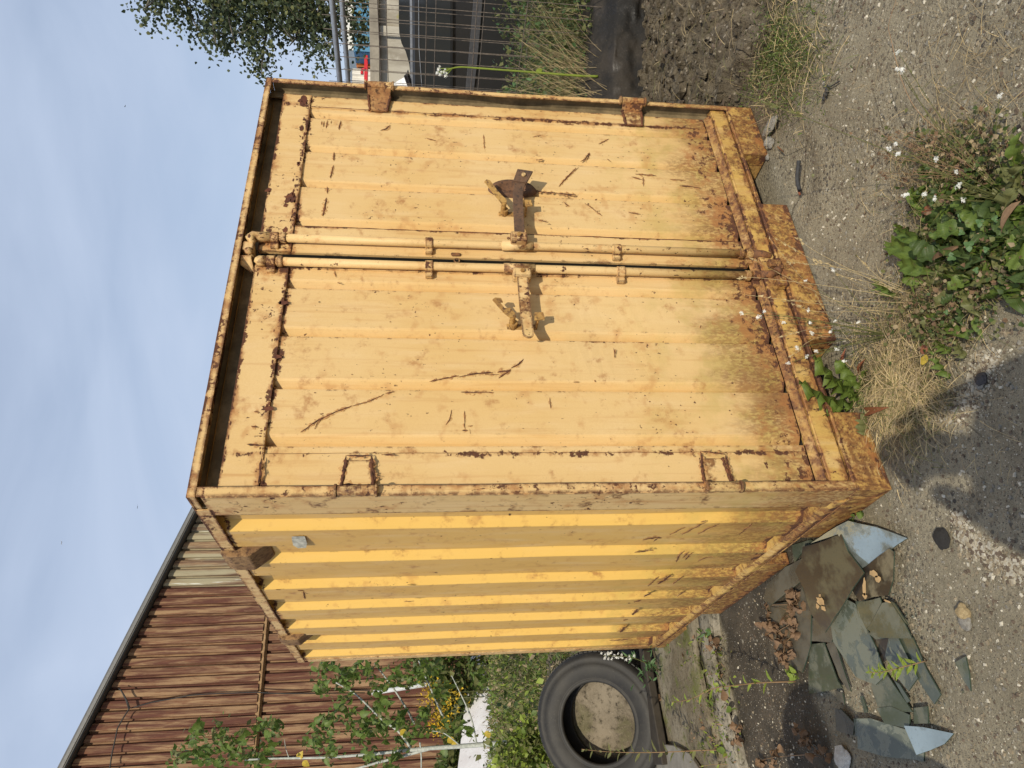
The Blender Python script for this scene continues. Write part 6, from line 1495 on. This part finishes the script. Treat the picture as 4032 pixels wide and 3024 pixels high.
# ================================================================== birds in the sky
BD = simple('dark bird', (.05,.05,.05), .8); BW = simple('pale bird', (.55,.55,.55), .8)
def bird(px, py, d, s_, mt, label):
    c = dep(px, py, d); r_ = V(*rt); f_ = rv(); f_.z = .1; f_.normalize(); side_ = f_.cross(V(0,0,1)).normalized()
    t = thing('bird', c, label, 'bird', 'birds high in the sky')
    b = MB(); b.tube([c-f_*s_*.5, c-f_*s_*.2, c+f_*s_*.2, c+f_*s_*.5], [s_*.02, s_*.10, s_*.09, s_*.02], 8); b.build('body', mt, t, smooth=True)
    for sg in (-1, 1):
        b = MB(); b.prism([c+f_*s_*.15, c+side_*sg*s_*.5+V(0,0,s_*.25)+f_*s_*.1, c+side_*sg*s_*1.0+V(0,0,s_*.05)-f_*s_*.15, c+side_*sg*s_*.45+V(0,0,s_*.18)-f_*s_*.12, c-f_*s_*.15], (0,0,-s_*.03)); b.build('wing', mt, t)
bird(493, 418, 60, .22, BD, 'small dark bird in the sky above the container')
bird(542, 1995, 60, .20, BD, 'faint small bird in the sky near the shed roof')
bird(243, 2135, 60, .24, BW, 'small pale winged bird highest in the sky above the shed')

# ================================================================== outside the frame: the person, and a tyre stack added to cast the left shadow
TYC = Vector((-1.42, -.36, 0))
for k in range(5):
    tyre(TYC + V(.02*math.sin(k*2.1), .02*math.cos(k*1.7), .11+k*.212), V(.02*math.sin(k), .02, 1), .28, .17, .19, ['lowest', 'second', 'third', 'fourth', 'topmost'][k] + ' tyre of the unseen stack added to cast the left shadow')
def skin(name, pts, edges, radii, mat, parent, sub=2):
    me = bpy.data.meshes.new(name); me.from_pydata([tuple(p) for p in pts], edges, []); o = bpy.data.objects.new(name, me); col.objects.link(o)
    m = o.modifiers.new('skin', 'SKIN'); m.use_smooth_shade = True
    for i, r_ in enumerate(radii): me.skin_vertices[0].data[i].radius = (r_, r_) if not isinstance(r_, tuple) else r_
    me.skin_vertices[0].data[0].use_root = True
    s_ = o.modifiers.new('sub', 'SUBSURF'); s_.levels = sub; s_.render_levels = sub
    me.materials.append(mat)
    if parent: adopt(o, parent)
    return o
vd_ = Vector((fwd.x, fwd.y, 0)).normalized(); rd_ = Vector((rt.x, rt.y, 0)).normalized()
HX = CAM - vd_*.26; HX.z = 0
def hp(r_, f_, z): return HX + rd_*r_ + vd_*f_ + V(0,0,z)
pr = thing('person', hp(0,0,0), 'person standing in jacket and trousers holding a phone sideways in both hands', 'person')
SK, JK, TR = simple('skin', (.48,.30,.22), .5), simple('dark jacket cloth', (.05,.06,.08), .8), simple('dark trousers cloth', (.03,.03,.04), .8)
pts = [hp(0,-.06,.98), hp(0,-.05,1.18), hp(0,-.05,1.38), hp(0,-.03,1.47), hp(0,-.01,1.53), hp(0,0,1.60), hp(0,.005,1.69),
       hp(-.19,-.05,1.41), hp(-.27,.02,1.20), hp(-.12,.17,1.50), hp(.19,-.05,1.41), hp(.27,.02,1.20), hp(.12,.17,1.52),
       hp(-.10,-.06,.90), hp(-.12,-.05,.50), hp(-.13,-.08,.09), hp(-.14,.08,.04), hp(.10,-.06,.90), hp(.12,-.04,.50), hp(.13,-.08,.09), hp(.15,.08,.04)]
eds = [(0,1),(1,2),(2,3),(3,4),(4,5),(5,6),(2,7),(7,8),(8,9),(2,10),(10,11),(11,12),(0,13),(13,14),(14,15),(15,16),(0,17),(17,18),(18,19),(19,20)]
rad = [(.19,.14),(.19,.14),(.21,.14),.08,.060,.085,.078,.085,.062,.034,.085,.062,.034,.085,.058,.042,.035,.085,.058,.042,.035]
skin('body', pts, eds, rad, JK, pr)
hd = MB(); n1, n2 = 16, 24; vs = []
for i in range(n1+1):
    th = math.pi*i/n1
    for j in range(n2):
        q = 2*math.pi*j/n2; vs.append(hp(.078*math.sin(th)*math.cos(q), .01+.098*math.sin(th)*math.sin(q)*(1.0 if math.sin(q) < 0 else 1.0), 1.645+.118*math.cos(th)-(.01 if math.sin(q) > .5 and th > 1.9 else 0)))
hd.add(vs, [(i*n2+j, i*n2+(j+1)%n2, (i+1)*n2+(j+1)%n2, (i+1)*n2+j) for i in range(n1) for j in range(n2)]); hd.build('head', SK, pr, smooth=True, recalc=False)
b = MB(); b.prism([hp(-.012,.10,1.665), hp(.012,.10,1.665), hp(.016,.100,1.625), hp(-.016,.100,1.625)], vd_*.022); b.build('nose', SK, pr, bev=.004)
for sx in (-1, 1):
    b = MB(); b.tube([hp(sx*.078,.0,1.63), hp(sx*.090,-.005,1.65), hp(sx*.078,-.004,1.675)], [.010,.014,.010], 8); b.build('ear', SK, pr, smooth=True)
    b = MB(); b.tube([hp(sx*.030,.095,1.66), hp(sx*.030,.108,1.66)], [.013,.008], 10); b.build('eye', simple('eye', (.6,.6,.6), .3), pr, smooth=True)
b = MB(); vs = [v*1 for v in [(p-hp(0,.01,1.645))*1.07+hp(0,.01,1.645)+V(0,0,.008)-vd_*.012 for p in vs]]
hd = MB(); hd.add(vs, [(i*n2+j, i*n2+(j+1)%n2, (i+1)*n2+(j+1)%n2, (i+1)*n2+j) for i in range(7) for j in range(n2)]); hd.build('hair', simple('brown hair', (.05,.03,.02), .7), pr, smooth=True, recalc=False)
for sx in (-1, 1):
    w_ = hp(sx*.12,.17,1.51); pl_ = hp(sx*.095,.20,1.555)
    P5 = [w_, w_.lerp(pl_,.6), pl_]; E5 = [(0,1),(1,2)]; R5 = [.022,.030,.030]
    skin('palm', P5, E5, R5, SK, pr, 1)
    for k in range(4):
        b_ = pl_ + V(0,0,.022-.016*k) - vd_*.004; e1 = b_ + vd_*.030 - rd_*sx*.006; e2 = e1 + vd_*.006 - rd_*sx*(.022+.003*(k==1)); skin('finger', [b_, e1, e2], [(0,1),(1,2)], [.0095,.0085,.0075], SK, pr, 1)
    skin('finger', [w_.lerp(pl_,.5), pl_+V(0,0,.038)-rd_*sx*.005, pl_+V(0,0,.046)-rd_*sx*.026], [(0,1),(1,2)], [.012,.010,.009], SK, pr, 1)
ph = MB(); pc = CAM - fwd*.028
ph.prism([pc - rt*.036 - up*.12 , pc + rt*.036 - up*.12, pc + rt*.036 + up*.03, pc - rt*.036 + up*.03], -fwd*.008)
tag(ph.build('phone', simple('black phone', (.02,.02,.02), .2), None), 'black phone held in both hands of the standing person', 'phone')
